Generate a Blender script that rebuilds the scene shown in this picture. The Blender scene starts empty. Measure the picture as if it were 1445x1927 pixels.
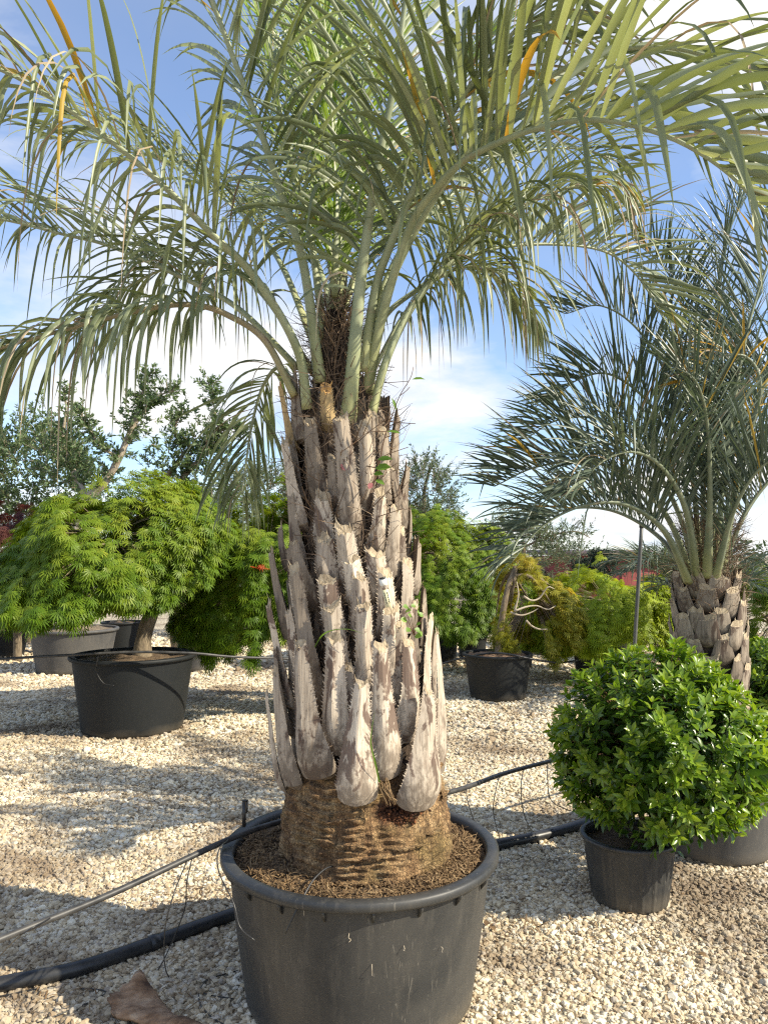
import bpy, math, random
import numpy as np

# ------------------------------------------------------------------ camera
scene = bpy.context.scene
FPX, CX, CY = 1448.0, 722.5, 963.5
H = 1.573
TH = math.atan((1045.0 - CY) / FPX)
cam = bpy.data.cameras.new("camera")
cam.sensor_fit = 'VERTICAL'
cam.sensor_height = 24.0
cam.lens = 24.0 * FPX / 1927.0
cam.clip_start, cam.clip_end = 0.05, 3000
cam_o = bpy.data.objects.new("camera", cam)
scene.collection.objects.link(cam_o)
cam_o.location = (0, 0, H)
cam_o.rotation_euler = (math.pi / 2 + TH, 0, 0)
scene.camera = cam_o

# ------------------------------------------------------------------ light
SUN_EL = math.radians(37)
SUN_DIR = np.array([0.94, -0.34])
SUN_DIR = SUN_DIR / np.linalg.norm(SUN_DIR)
sun = bpy.data.lights.new("sun", 'SUN')
sun.energy = 5.0
sun.angle = math.radians(0.55)
sun.color = (1.0, 0.905, 0.72)
sun_o = bpy.data.objects.new("sun", sun)
scene.collection.objects.link(sun_o)
sun_o.location = (6, -4, 9)
# lamp shines along -Z: point -Z away from the sun
sun_o.rotation_euler = (math.pi / 2 - SUN_EL, 0, math.atan2(SUN_DIR[0], -SUN_DIR[1]))

world = bpy.data.worlds.new("World")
scene.world = world
world.use_nodes = True
wt = world.node_tree
for n in list(wt.nodes):
    wt.nodes.remove(n)


def wn(t, **kw):
    n = wt.nodes.new(t)
    for k, v in kw.items():
        setattr(n, k, v)
    return n


sky = wn('ShaderNodeTexSky', sky_type='NISHITA', sun_disc=False)
sky.sun_elevation = SUN_EL
sky.sun_rotation = math.atan2(SUN_DIR[0], SUN_DIR[1])
sky.air_density, sky.dust_density, sky.ozone_density = 1.0, 0.0, 6.0
geo = wn('ShaderNodeTexCoord')
sep = wn('ShaderNodeSeparateXYZ')
wt.links.new(geo.outputs['Generated'], sep.inputs[0])
zc = wn('ShaderNodeMath', operation='MAXIMUM')
zc.inputs[1].default_value = 0.0
wt.links.new(sep.outputs['Z'], zc.inputs[0])
za = wn('ShaderNodeMath', operation='ADD')
za.inputs[1].default_value = 0.22
wt.links.new(zc.outputs[0], za.inputs[0])
dx = wn('ShaderNodeMath', operation='DIVIDE')
dy = wn('ShaderNodeMath', operation='DIVIDE')
wt.links.new(sep.outputs['X'], dx.inputs[0]); wt.links.new(za.outputs[0], dx.inputs[1])
wt.links.new(sep.outputs['Y'], dy.inputs[0]); wt.links.new(za.outputs[0], dy.inputs[1])
cmb = wn('ShaderNodeCombineXYZ')
wt.links.new(dx.outputs[0], cmb.inputs[0]); wt.links.new(dy.outputs[0], cmb.inputs[1])
cmb.inputs[2].default_value = 10.5
cn = wn('ShaderNodeTexNoise')
cn.inputs['Scale'].default_value = 1.15
cn.inputs['Detail'].default_value = 9
cn.inputs['Roughness'].default_value = 0.58
cn.inputs['Distortion'].default_value = 0.25
wt.links.new(cmb.outputs[0], cn.inputs['Vector'])
cr = wn('ShaderNodeValToRGB')
cr.color_ramp.elements[0].position = 0.45
cr.color_ramp.elements[0].color = (0, 0, 0, 1)
cr.color_ramp.elements[1].position = 0.64
cr.color_ramp.elements[1].color = (1, 1, 1, 1)
wt.links.new(cn.outputs['Fac'], cr.inputs[0])
# low haze: more cloud bank towards the horizon
hz = wn('ShaderNodeMapRange')
hz.inputs[1].default_value, hz.inputs[2].default_value = 0.0, 0.30
hz.inputs[3].default_value, hz.inputs[4].default_value = 0.42, 0.16
wt.links.new(zc.outputs[0], hz.inputs[0])
ad = wn('ShaderNodeMath', operation='ADD', use_clamp=True)
mulc = wn('ShaderNodeMath', operation='MULTIPLY')
mulc.inputs[1].default_value = 0.86
wt.links.new(cr.outputs[0], mulc.inputs[0])
wt.links.new(mulc.outputs[0], ad.inputs[0]); wt.links.new(hz.outputs[0], ad.inputs[1])
cn2 = wn('ShaderNodeTexNoise')
cn2.inputs['Scale'].default_value = 2.3
cn2.inputs['Detail'].default_value = 6
wt.links.new(cmb.outputs[0], cn2.inputs['Vector'])
ccol = wn('ShaderNodeValToRGB')
ccol.color_ramp.elements[0].position = 0.35
ccol.color_ramp.elements[0].color = (0.70, 0.78, 0.94, 1)
ccol.color_ramp.elements[1].position = 0.6
ccol.color_ramp.elements[1].color = (1.0, 0.985, 0.96, 1)
wt.links.new(cn2.outputs['Fac'], ccol.inputs[0])
cs = wn('ShaderNodeMixRGB', blend_type='MULTIPLY')
cs.inputs[0].default_value = 1.0
cs.inputs[2].default_value = (4.7, 4.7, 4.7, 1)
wt.links.new(ccol.outputs[0], cs.inputs[1])
mx = wn('ShaderNodeMixRGB')
wt.links.new(ad.outputs[0], mx.inputs[0])
wt.links.new(sky.outputs[0], mx.inputs[1]); wt.links.new(cs.outputs[0], mx.inputs[2])
bg = wn('ShaderNodeBackground')
bg.inputs['Strength'].default_value = 0.15
out = wn('ShaderNodeOutputWorld')
wt.links.new(mx.outputs[0], bg.inputs[0]); wt.links.new(bg.outputs[0], out.inputs[0])

vs = scene.view_settings
vs.view_transform = 'Standard'
vs.look = 'None'
vs.exposure = 0.7
vs.gamma = 1.0
vs.use_curve_mapping = False
scene.render.engine = 'CYCLES'
scene.cycles.use_denoising = False
scene.cycles.filter_width = 1.25
scene.cycles.sample_clamp_indirect = 3.0
scene.cycles.max_bounces = 8
scene.cycles.transparent_max_bounces = 8

# ------------------------------------------------------------------ helpers
col = scene.collection
rs_ = np.random.RandomState
Z = np.array([0, 0, 1.0])


def P(x, y, D):
    """world point seen at photo pixel x, y on the plane Y = D"""
    a, b = (x - CX) / FPX, (CY - y) / FPX
    dY, dZ = math.cos(TH) - b * math.sin(TH), math.sin(TH) + b * math.cos(TH)
    t = D / dY
    return np.array([a * t, D, H + dZ * t])


def G(x, y, z=0.0):
    """world point seen at photo pixel x, y at height z"""
    a, b = (x - CX) / FPX, (CY - y) / FPX
    dY, dZ = math.cos(TH) - b * math.sin(TH), math.sin(TH) + b * math.cos(TH)
    t = (z - H) / dZ
    return np.array([a * t, dY * t, z])


def to_px(p):
    p = np.asarray(p, float)
    q = p - np.array([0, 0, H])
    fw = q[..., 1] * math.cos(TH) + q[..., 2] * math.sin(TH)
    up = -q[..., 1] * math.sin(TH) + q[..., 2] * math.cos(TH)
    fw = np.where(np.abs(fw) < 1e-4, 1e-4, fw)
    return CX + FPX * q[..., 0] / fw, CY - FPX * up / fw, fw


def nrm(v):
    v = np.asarray(v, float)
    return v / np.maximum(np.linalg.norm(v, axis=-1, keepdims=True), 1e-9)


def fnoise(seed, freq, octs=3):
    r = rs_(seed)
    ks, ph, am = [], [], []
    for o in range(octs):
        for _ in range(5):
            ks.append(r.normal(size=3) * freq * 2 ** o)
            ph.append(r.uniform(0, 6.28))
            am.append(0.5 ** o * 0.45)
    ks, ph, am = np.array(ks), np.array(ph), np.array(am)

    def f(p):
        p = np.asarray(p, float)
        return (np.sin(p @ ks.T + ph) * am).sum(-1)
    return f


def set_props(o, label=None, cat=None, group=None, kind=None):
    if label:
        o["label"] = label
    if cat:
        o["category"] = cat
    if group:
        o["group"] = group
    if kind:
        o["kind"] = kind
    return o


def empty(name, loc, label=None, cat=None, group=None):
    o = bpy.data.objects.new(name, None)
    o.empty_display_size = 0.1
    col.objects.link(o)
    o.location = [float(c) for c in loc]
    return set_props(o, label, cat, group)


class B:
    """collects vertices and faces; build() links them as one mesh object"""

    def __init__(s):
        s.V, s.F, s.M, s.R, s.n = [], [], [], [], 0

    def add(s, V, F, m=0, rnd=None):
        V = np.asarray(V, float)
        if not isinstance(F, (list, tuple)) or (len(F) and not isinstance(F[0], np.ndarray)):
            g = {}
            for f in F:
                g.setdefault(len(f), []).append(f)
            F = [np.array(v) for v in g.values()]
        for f in F:
            if len(f):
                s.F.append(np.asarray(f, np.int64) + s.n)
                s.M.append(np.full(len(f), m))
        s.V.append(V)
        s.R.append(np.full(len(V), 0.5) if rnd is None else (np.full(len(V), rnd) if np.isscalar(rnd) else rnd))
        s.n += len(V)
        return s

    def mesh(s, name, mats, smooth=False, origin=(0, 0, 0)):
        me = bpy.data.meshes.new(name)
        V = (np.concatenate(s.V) - np.asarray(origin, float)).astype(np.float32)
        me.vertices.add(len(V))
        me.vertices.foreach_set('co', V.ravel())
        loops = np.concatenate([f.ravel() for f in s.F])
        lens = np.concatenate([np.full(len(f), f.shape[1]) for f in s.F])
        starts = np.concatenate([[0], np.cumsum(lens)[:-1]])
        me.loops.add(len(loops))
        me.loops.foreach_set('vertex_index', loops.astype(np.int32))
        me.polygons.add(len(lens))
        me.polygons.foreach_set('loop_start', starts.astype(np.int32))
        me.polygons.foreach_set('material_index', np.concatenate(s.M).astype(np.int32))
        if smooth:
            me.polygons.foreach_set('use_smooth', np.ones(len(lens), bool))
        for m in (mats if isinstance(mats, (list, tuple)) else [mats]):
            me.materials.append(m)
        at = me.attributes.new('rnd', 'FLOAT', 'POINT')
        at.data.foreach_set('value', np.concatenate(s.R).astype(np.float32))
        me.update(calc_edges=True)
        return me

    def build(s, name, mats, parent=None, smooth=False, origin=None, kind=None):
        """vertices are in world space; origin is the object's own origin"""
        if origin is None:
            origin = world_loc(parent) if parent is not None else (0, 0, 0)
        me = s.mesh(name, mats, smooth, origin)
        return place(name, me, parent, origin, kind)


_wl = {}


def world_loc(o):
    return _wl[o.name] if o.name in _wl else np.array(o.location[:])


def place(name, me, parent, origin, kind=None):
    o = bpy.data.objects.new(name, me)
    col.objects.link(o)
    origin = np.asarray(origin, float)
    if parent is not None:
        o.parent = parent
        o.location = [float(c) for c in origin - world_loc(parent)]
    else:
        o.location = [float(c) for c in origin]
    _wl[o.name] = origin
    if kind:
        o["kind"] = kind
    return o


def catmull(pts, M):
    p = np.asarray(pts, float)
    if len(p) == 2:
        p = np.array([p[0], p[0] * .67 + p[1] * .33, p[0] * .33 + p[1] * .67, p[1]])
    q = np.vstack([2 * p[0] - p[1], p, 2 * p[-1] - p[-2]])
    o = []
    for i in range(1, len(q) - 2):
        t = np.linspace(0, 1, 24, endpoint=False)[:, None]
        a, b, c, d = q[i - 1], q[i], q[i + 1], q[i + 2]
        o.append(.5 * (2 * b + (c - a) * t + (2 * a - 5 * b + 4 * c - d) * t ** 2 + (3 * b - a - 3 * c + d) * t ** 3))
    o.append(q[-2][None])
    o = np.vstack(o)
    s = np.concatenate([[0], np.cumsum(np.linalg.norm(np.diff(o, axis=0), axis=1))])
    u = np.linspace(0, s[-1], M)
    return np.stack([np.interp(u, s, o[:, k]) for k in range(3)], 1)


def frames(pts, ref=None):
    T = nrm(np.gradient(pts, axis=0))
    n0 = np.cross(T[0], ref if ref is not None else ([0, 0, 1.0] if abs(T[0][2]) < .9 else [1.0, 0, 0]))
    n0 = nrm(n0)
    N = [n0]
    for i in range(1, len(T)):
        v = N[-1] - T[i] * (N[-1] @ T[i])
        N.append(nrm(v))
    N = np.array(N)
    return T, N, np.cross(T, N)


def tube(pts, rad, n=8, flat=1.0, caps=True, bumpf=None):
    pts = np.asarray(pts, float)
    T, N, Bn = frames(pts)
    r = np.broadcast_to(np.asarray(rad, float), (len(pts),))
    a = np.linspace(0, 2 * math.pi, n, endpoint=False)
    ring = np.cos(a)[None, :, None] * N[:, None] + np.sin(a)[None, :, None] * Bn[:, None] * flat
    V = pts[:, None] + ring * r[:, None, None]
    if bumpf is not None:
        V = V + ring * (bumpf(V) * r[:, None])[..., None]
    m = len(pts)
    V = V.reshape(-1, 3)
    i = np.arange(m - 1)[:, None] * n
    j = np.arange(n)[None]
    k = (j + 1) % n
    F = [np.stack([i + j, i + k, i + n + k, i + n + j], -1).reshape(-1, 4)]
    if caps:
        F.append(np.arange(n)[::-1][None])
        F.append((np.arange(n) + (m - 1) * n)[None])
    return V, F


def lathe(prof, n, c=(0, 0, 0), fr=None, close=False):
    prof = np.asarray(prof, float)
    a = np.linspace(0, 2 * math.pi, n, endpoint=False)
    V = np.stack([prof[:, 0, None] * np.cos(a), prof[:, 0, None] * np.sin(a), np.broadcast_to(prof[:, 1, None], (len(prof), n))], -1)
    if fr is not None:
        V = fr(V)
    V = V.reshape(-1, 3) + np.asarray(c, float)
    m = len(prof)
    i = np.arange(m - 1)[:, None] * n
    j = np.arange(n)[None]
    k = (j + 1) % n
    F = [np.stack([i + j, i + k, i + n + k, i + n + j], -1).reshape(-1, 4)]
    return V, F


def stamp(TV, TF, O, X, Y, Zx):
    TV = np.asarray(TV, float)
    V = O[:, None] + TV[None, :, 0:1] * X[:, None] + TV[None, :, 1:2] * Y[:, None] + TV[None, :, 2:3] * Zx[:, None]
    n, k = len(O), len(TV)
    off = (np.arange(n) * k)[:, None, None]
    F = [(np.asarray(f)[None] + off).reshape(-1, np.asarray(f).shape[1]) for f in TF]
    return V.reshape(-1, 3), F


def orient(d, up):
    """axes: X along d, Z close to up"""
    X = nrm(d)
    Y = np.cross(up, X)
    bad = np.linalg.norm(Y, axis=-1) < 1e-3
    if bad.any():
        Y[bad] = np.cross(np.array([1.0, .3, 0]), X[bad])
    Y = nrm(Y)
    return X, Y, np.cross(X, Y)


# ------------------------------------------------------------------ materials
def new_mat(name):
    m = bpy.data.materials.new(name)
    m.use_nodes = True
    nt = m.node_tree
    bs = nt.nodes['Principled BSDF']
    return m, nt, bs


def N_(nt, t, ins=None, **kw):
    n = nt.nodes.new(t)
    for k, v in kw.items():
        setattr(n, k, v)
    for k, v in (ins or {}).items():
        if hasattr(v, 'is_linked') or hasattr(v, 'links'):
            nt.links.new(v, n.inputs[k])
        else:
            n.inputs[k].default_value = v
    return n


def ramp(nt, fac, stops, interp='LINEAR'):
    r = nt.nodes.new('ShaderNodeValToRGB')
    r.color_ramp.interpolation = interp
    e = r.color_ramp.elements
    while len(e) < len(stops):
        e.new(0.5)
    for k, (p, c) in enumerate(stops):
        e[k].position = p
        e[k].color = tuple(c) + (1,) if len(c) == 3 else c
    nt.links.new(fac, r.inputs[0])
    return r.outputs[0]


def coords(nt, scale=(1, 1, 1), kind='Object'):
    t = N_(nt, 'ShaderNodeTexCoord')
    return N_(nt, 'ShaderNodeMapping', {'Vector': t.outputs[kind], 'Scale': scale}).outputs[0]


def noise(nt, vec, scale, detail=4, rough=.55, dist=0.0):
    return N_(nt, 'ShaderNodeTexNoise', {'Vector': vec, 'Scale': scale, 'Detail': detail, 'Roughness': rough, 'Distortion': dist}).outputs['Fac']


def mix(nt, fac, a, b, mode='MIX'):
    n = nt.nodes.new('ShaderNodeMixRGB')
    n.blend_type = mode
    for k, v in ((0, fac), (1, a), (2, b)):
        if hasattr(v, 'links'):
            nt.links.new(v, n.inputs[k])
        elif k == 0:
            n.inputs[0].default_value = v
        else:
            n.inputs[k].default_value = tuple(v) + (1,)
    return n.outputs[0]


def bump(nt, bs, h, strength=.5, dist=.01):
    b = N_(nt, 'ShaderNodeBump', {'Height': h, 'Strength': strength, 'Distance': dist})
    nt.links.new(b.outputs[0], bs.inputs['Normal'])


def simple(name, stops, scale=8, stretch=(1, 1, 1), rough=.7, bmp=.3, bdist=.01, detail=5, objrand=0.0, spec=.5):
    m, nt, bs = new_mat(name)
    v = coords(nt, stretch)
    f = noise(nt, v, scale, detail)
    c = ramp(nt, f, stops)
    if objrand:
        oi = N_(nt, 'ShaderNodeObjectInfo')
        g = ramp(nt, oi.outputs['Random'], [(0, (1 - objrand,) * 3), (1, (1 + objrand,) * 3)])
        c = mix(nt, 1.0, c, g, 'MULTIPLY')
    nt.links.new(c, bs.inputs['Base Color'])
    bs.inputs['Roughness'].default_value = rough
    bs.inputs['Specular IOR Level'].default_value = spec
    if bmp:
        bump(nt, bs, noise(nt, v, scale * 3, 6), bmp, bdist)
    return m


def leaf_mat(name, stops, trans, tfac=.35, rough=.45, spec=.4, nscale=6.0, dead=None, coat=0.0):
    """colour varies from leaf to leaf (attribute rnd) and a little within"""
    m, nt, bs = new_mat(name)
    at = N_(nt, 'ShaderNodeAttribute', attribute_name='rnd')
    v = coords(nt)
    f = noise(nt, v, nscale, 3)
    s = N_(nt, 'ShaderNodeMath', {0: at.outputs['Fac'], 1: .72}, operation='MULTIPLY').outputs[0]
    s2 = N_(nt, 'ShaderNodeMath', {0: f, 1: .28}, operation='MULTIPLY').outputs[0]
    fac = N_(nt, 'ShaderNodeMath', {0: s, 1: s2}, operation='ADD').outputs[0]
    c = ramp(nt, fac, stops)
    nt.links.new(c, bs.inputs['Base Color'])
    bs.inputs['Roughness'].default_value = rough
    bs.inputs['Specular IOR Level'].default_value = spec
    bs.inputs['Coat Weight'].default_value = coat
    tr = N_(nt, 'ShaderNodeBsdfTranslucent')
    tc = mix(nt, 1.0, c, trans, 'MULTIPLY')
    nt.links.new(tc, tr.inputs['Color'])
    ms = N_(nt, 'ShaderNodeMixShader', {0: tfac})
    nt.links.new(bs.outputs[0], ms.inputs[1])
    nt.links.new(tr.outputs[0], ms.inputs[2])
    nt.links.new(ms.outputs[0], nt.nodes['Material Output'].inputs['Surface'])
    return m


M = {}


def make_materials():
    # gravel stones: colour by instance
    m, nt, bs = new_mat('gravel_stone')
    oi = N_(nt, 'ShaderNodeObjectInfo')
    c = ramp(nt, oi.outputs['Random'], [(0, (.27, .21, .14)), (.12, (.50, .40, .26)), (.35, (.68, .57, .39)), (.6, (.77, .68, .50)), (.85, (.82, .77, .64)), (1, (.44, .38, .31))])
    g = N_(nt, 'ShaderNodeNewGeometry')
    d = noise(nt, g.outputs['Position'], 60, 4)
    c = mix(nt, .5, c, ramp(nt, d, [(.3, (.55, .5, .42)), (.65, (1, 1, 1))]), 'MULTIPLY')
    dirt = noise(nt, g.outputs['Position'], .9, 6, .62, .4)
    c = mix(nt, ramp(nt, dirt, [(.47, (0, 0, 0)), (.64, (.85, .85, .85))]), c, (.17, .12, .075))
    nt.links.new(c, bs.inputs['Base Color'])
    bs.inputs['Roughness'].default_value = .85
    M['stone'] = m
    # ground sheet under the stones and beyond them
    m, nt, bs = new_mat('gravel_ground')
    g = N_(nt, 'ShaderNodeNewGeometry')
    vo = N_(nt, 'ShaderNodeTexVoronoi', {'Vector': g.outputs['Position'], 'Scale': 42})
    sp = N_(nt, 'ShaderNodeSeparateColor', {0: vo.outputs['Color']})
    c = ramp(nt, sp.outputs[0], [(0, (.24, .19, .13)), (.3, (.50, .41, .28)), (.6, (.68, .59, .43)), (1, (.74, .68, .54))])
    c = mix(nt, ramp(nt, vo.outputs['Distance'], [(.35, (0, 0, 0)), (.75, (.75, .75, .75))]), c, (.12, .10, .07))  # painted dark between cells, standing in for shadows between stones
    dirt = noise(nt, g.outputs['Position'], .9, 6, .62, .4)
    c = mix(nt, ramp(nt, dirt, [(.47, (0, 0, 0)), (.64, (.85, .85, .85))]), c, (.17, .12, .075))
    nt.links.new(c, bs.inputs['Base Color'])
    bs.inputs['Roughness'].default_value = .9
    inv = N_(nt, 'ShaderNodeMath', {0: 1.0, 1: vo.outputs['Distance']}, operation='SUBTRACT').outputs[0]
    bump(nt, bs, inv, .9, .02)
    M['ground'] = m

    # black plastic, dusty, scratched
    def plastic(name, base, dust, dustamt, rough):
        m, nt, bs = new_mat(name)
        v = coords(nt)
        d1 = noise(nt, v, 2.2, 7, .62, .5)
        d2 = noise(nt, coords(nt, (6, 6, 1.1)), 5, 6, .6)
        d3 = noise(nt, coords(nt, (3, 9, 22)), 9, 2, .4, 2.0)
        c = mix(nt, ramp(nt, d1, [(.4, (0, 0, 0)), (.72, (dustamt,) * 3)]), base, dust)
        c = mix(nt, ramp(nt, d2, [(.52, (0, 0, 0)), (.75, (dustamt * .8,) * 3)]), c, dust)
        c = mix(nt, ramp(nt, d3, [(.70, (0, 0, 0)), (.73, (.35, .35, .35))]), c, tuple(1.5 * x for x in dust))
        d4 = noise(nt, coords(nt, (60, 60, 2.0)), 1.0, 2, .5, 2.2)
        d5 = noise(nt, v, 3.2, 3)
        scr = N_(nt, 'ShaderNodeMath', {0: ramp(nt, d4, [(.66, (0, 0, 0)), (.69, (1, 1, 1))]), 1: ramp(nt, d5, [(.48, (0, 0, 0)), (.6, (.5, .5, .5))])}, operation='MULTIPLY').outputs[0]
        c = mix(nt, scr, c, tuple(min(.2, 1.6 * x) for x in dust))
        sp_ = N_(nt, 'ShaderNodeTexCoord')
        sx = N_(nt, 'ShaderNodeSeparateXYZ', {0: sp_.outputs['Object']})
        splash = N_(nt, 'ShaderNodeMath', {0: noise(nt, v, 4, 5), 1: .16}, operation='MULTIPLY').outputs[0]
        low = N_(nt, 'ShaderNodeMath', {0: splash, 1: sx.outputs['Z']}, operation='SUBTRACT').outputs[0]
        c = mix(nt, ramp(nt, low, [(-.0, (0, 0, 0)), (.09, (.55, .55, .55))]), c, (.15, .125, .09))
        nt.links.new(c, bs.inputs['Base Color'])
        rr = ramp(nt, d1, [(.3, (rough,) * 3), (.7, (min(rough + .2, 1),) * 3)])
        nt.links.new(rr, bs.inputs['Roughness'])
        bs.inputs['Specular IOR Level'].default_value = .45
        bump(nt, bs, mix(nt, .5, d2, noise(nt, v, 60, 3)), .12, .006)
        return m
    M['pot'] = plastic('pot_plastic', (.026, .028, .030), (.115, .105, .088), .5, .38)
    M['pot_dark'] = plastic('dark_pot_plastic', (.006, .008, .009), (.017, .017, .016), .3, .58)
    M['pot_grey'] = plastic('faded_pot_plastic', (.06, .06, .06), (.15, .135, .115), .55, .55)
    M['pipe'] = simple('black_pipe', [(.3, (.012, .013, .015)), (.7, (.035, .035, .036))], 14, rough=.38, bmp=.05)
    M['pipe_grey'] = simple('dusty_pipe', [(.3, (.02, .02, .021)), (.7, (.075, .072, .068))], 20, rough=.5, bmp=.05)

    M['soil'] = simple('pot_soil', [(.25, (.055, .036, .02)), (.5, (.13, .085, .048)), (.75, (.21, .15, .085))], 26, rough=.95, bmp=1.0, bdist=.02)
    M['soil_pale'] = simple('gritty_soil', [(.3, (.11, .085, .06)), (.6, (.25, .20, .14)), (.8, (.38, .32, .24))], 40, rough=.95, bmp=1.0, bdist=.02)
    M['straw'] = leaf_mat('dry_straw', [(0, (.06, .035, .018)), (.4, (.17, .105, .05)), (.75, (.30, .20, .10)), (1, (.42, .33, .20))], (1, .9, .7), .1, .8)
    M['fibre'] = leaf_mat('palm_fibre', [(0, (.045, .028, .018)), (.5, (.14, .092, .058)), (.85, (.26, .185, .12)), (1, (.36, .28, .185))], (1, .9, .7), .05, .85)
    M['rot'] = leaf_mat('rotten_wood', [(0, (.02, .008, .004)), (.5, (.09, .032, .012)), (1, (.26, .10, .035))], (1, .9, .7), .03, .9)
    M['core'] = simple('palm_core', [(.3, (.025, .017, .012)), (.7, (.09, .06, .04))], 12, (4, 4, 1), .95, .8, .02)

    # ringed trunk foot, with the rotted patch
    m, nt, bs = new_mat('ringed_bark')
    v = coords(nt)
    f1 = noise(nt, v, 13, 9, .72)
    crk = noise(nt, coords(nt, (75, 75, 22)), 1.0, 5, .65, .6)
    fv = N_(nt, 'ShaderNodeTexVoronoi', {'Vector': coords(nt, (1, 1, .8)), 'Scale': 105, 'Randomness': 1.0}, feature='DISTANCE_TO_EDGE')
    c = ramp(nt, f1, [(.25, (.065, .034, .015)), (.42, (.18, .098, .042)), (.55, (.33, .205, .095)), (.7, (.50, .36, .19))])
    moss = noise(nt, v, 5.5, 4)
    c = mix(nt, ramp(nt, moss, [(.52, (0, 0, 0)), (.68, (.4, .4, .4))]), c, (.16, .135, .035))
    c = mix(nt, ramp(nt, fv.outputs['Distance'], [(.0, (.25, .25, .25)), (.07, (0, 0, 0))]), c, (.055, .035, .02))
    c = mix(nt, ramp(nt, crk, [(.34, (.8, .8, .8)), (.42, (0, 0, 0))]), c, (.05, .032, .018))
    tcn = N_(nt, 'ShaderNodeTexCoord')
    sb = N_(nt, 'ShaderNodeVectorMath', {0: tcn.outputs['Object'], 1: (.10, -.262, .235)}, operation='SUBTRACT')
    sc = N_(nt, 'ShaderNodeVectorMath', {0: sb.outputs[0], 1: (1, .5, 1.9)}, operation='MULTIPLY')
    ln = N_(nt, 'ShaderNodeVectorMath', {0: sc.outputs[0]}, operation='LENGTH')
    wob = N_(nt, 'ShaderNodeMath', {0: noise(nt, v, 22, 5), 1: .09}, operation='MULTIPLY').outputs[0]
    rr = N_(nt, 'ShaderNodeMath', {0: ln.outputs['Value'], 1: wob}, operation='ADD').outputs[0]
    c = mix(nt, ramp(nt, rr, [(.09, (1, 1, 1)), (.15, (0, 0, 0))]), c, ramp(nt, noise(nt, v, 70, 4), [(.3, (.03, .012, .006)), (.55, (.11, .04, .016)), (.75, (.24, .09, .03))]))
    nt.links.new(c, bs.inputs['Base Color'])
    bs.inputs['Roughness'].default_value = .92
    hh = mix(nt, .5, ramp(nt, fv.outputs['Distance'], [(0, (0, 0, 0)), (.12, (1, 1, 1))]), noise(nt, v, 45, 6))
    bump(nt, bs, mix(nt, .6, hh, ramp(nt, crk, [(.3, (0, 0, 0)), (.5, (1, 1, 1))])), 1.0, .015)
    M['ring'] = m

    # weathered leaf bases: bleached grey with brown skin left in patches
    def bootmat(name, pale, mid, skin, skinlo, warm=0):
        m, nt, bs = new_mat(name)
        oi = N_(nt, 'ShaderNodeObjectInfo')
        t = N_(nt, 'ShaderNodeTexCoord')
        shift = N_(nt, 'ShaderNodeVectorMath', {0: oi.outputs['Random'], 1: (13, 7, 5)}, operation='MULTIPLY')
        vv = N_(nt, 'ShaderNodeVectorMath', {0: t.outputs['Object'], 1: shift.outputs[0]}, operation='ADD').outputs[0]
        fib = noise(nt, N_(nt, 'ShaderNodeMapping', {'Vector': vv, 'Scale': (70, 70, 5)}).outputs[0], 1.6, 5, .6)
        c = ramp(nt, fib, [(.25, mid), (.55, pale), (.8, tuple(min(1, x * 1.13) for x in pale))])
        blot = noise(nt, N_(nt, 'ShaderNodeMapping', {'Vector': vv, 'Scale': (11, 11, 5)}).outputs[0], 1.0, 8, .68, .6)
        c = mix(nt, ramp(nt, blot, [(skinlo, (0, 0, 0)), (skinlo + .035, (.85, .85, .85))]), c, skin)
        at = N_(nt, 'ShaderNodeAttribute', attribute_name='rnd')
        mot = noise(nt, N_(nt, 'ShaderNodeMapping', {'Vector': vv, 'Scale': (34, 34, 16)}).outputs[0], 1.0, 7, .7, .4)
        lowm = N_(nt, 'ShaderNodeMath', {0: mot, 1: N_(nt, 'ShaderNodeMath', {0: at.outputs['Fac'], 1: .42}, operation='MULTIPLY').outputs[0]}, operation='SUBTRACT').outputs[0]
        c = mix(nt, ramp(nt, lowm, [(.30, (0, 0, 0)), (.46, (.75, .75, .75))]), c, tuple(.55 * x + .0 for x in mid))
        sp = noise(nt, N_(nt, 'ShaderNodeMapping', {'Vector': vv, 'Scale': (60, 60, 40)}).outputs[0], 1.0, 3, .6)
        c = mix(nt, ramp(nt, sp, [(.66, (0, 0, 0)), (.72, (.6, .6, .6))]), c, (.13, .09, .075))
        br = ramp(nt, oi.outputs['Random'], [(0, (.66, .63, .60)), (.5, (.9, .88, .85)), (1, (1.12, 1.1, 1.06))])
        c = mix(nt, 1.0, c, br, 'MULTIPLY')
        nt.links.new(c, bs.inputs['Base Color'])
        bs.inputs['Roughness'].default_value = .8
        bs.inputs['Specular IOR Level'].default_value = .25
        bump(nt, bs, mix(nt, .35, fib, blot), .55, .006)
        return m
    M['boot'] = bootmat('weathered_leaf_base', (.60, .525, .43), (.31, .245, .19), (.115, .07, .055), .535)
    M['boot2'] = bootmat('grey_leaf_base', (.33, .28, .225), (.18, .145, .115), (.10, .068, .054), .54)
    M['boot_gap'] = bootmat('gap_leaf_base', (.19, .15, .115), (.10, .075, .058), (.06, .04, .032), .54)  # darkened leaf base for the fillers, shade of the gaps put into the colour
    M['boot_new'] = bootmat('fresh_leaf_base', (.50, .36, .18), (.36, .27, .14), (.30, .20, .09), .62)
    M['cut'] = simple('cut_fibre', [(.3, (.26, .20, .13)), (.55, (.46, .37, .25)), (.8, (.60, .51, .37))], 60, (1, 1, .4), .9, .8, .008)
    M['cut_new'] = simple('fresh_cut', [(.3, (.62, .33, .09)), (.7, (.78, .47, .17))], 50, rough=.7, bmp=.4)
    M['husk'] = simple('brown_husk', [(.3, (.06, .03, .015)), (.45, (.17, .095, .05)), (.6, (.30, .19, .115)), (.75, (.42, .31, .21))], 13, (1, 2.2, 1), .85, .9, .012)

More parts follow.
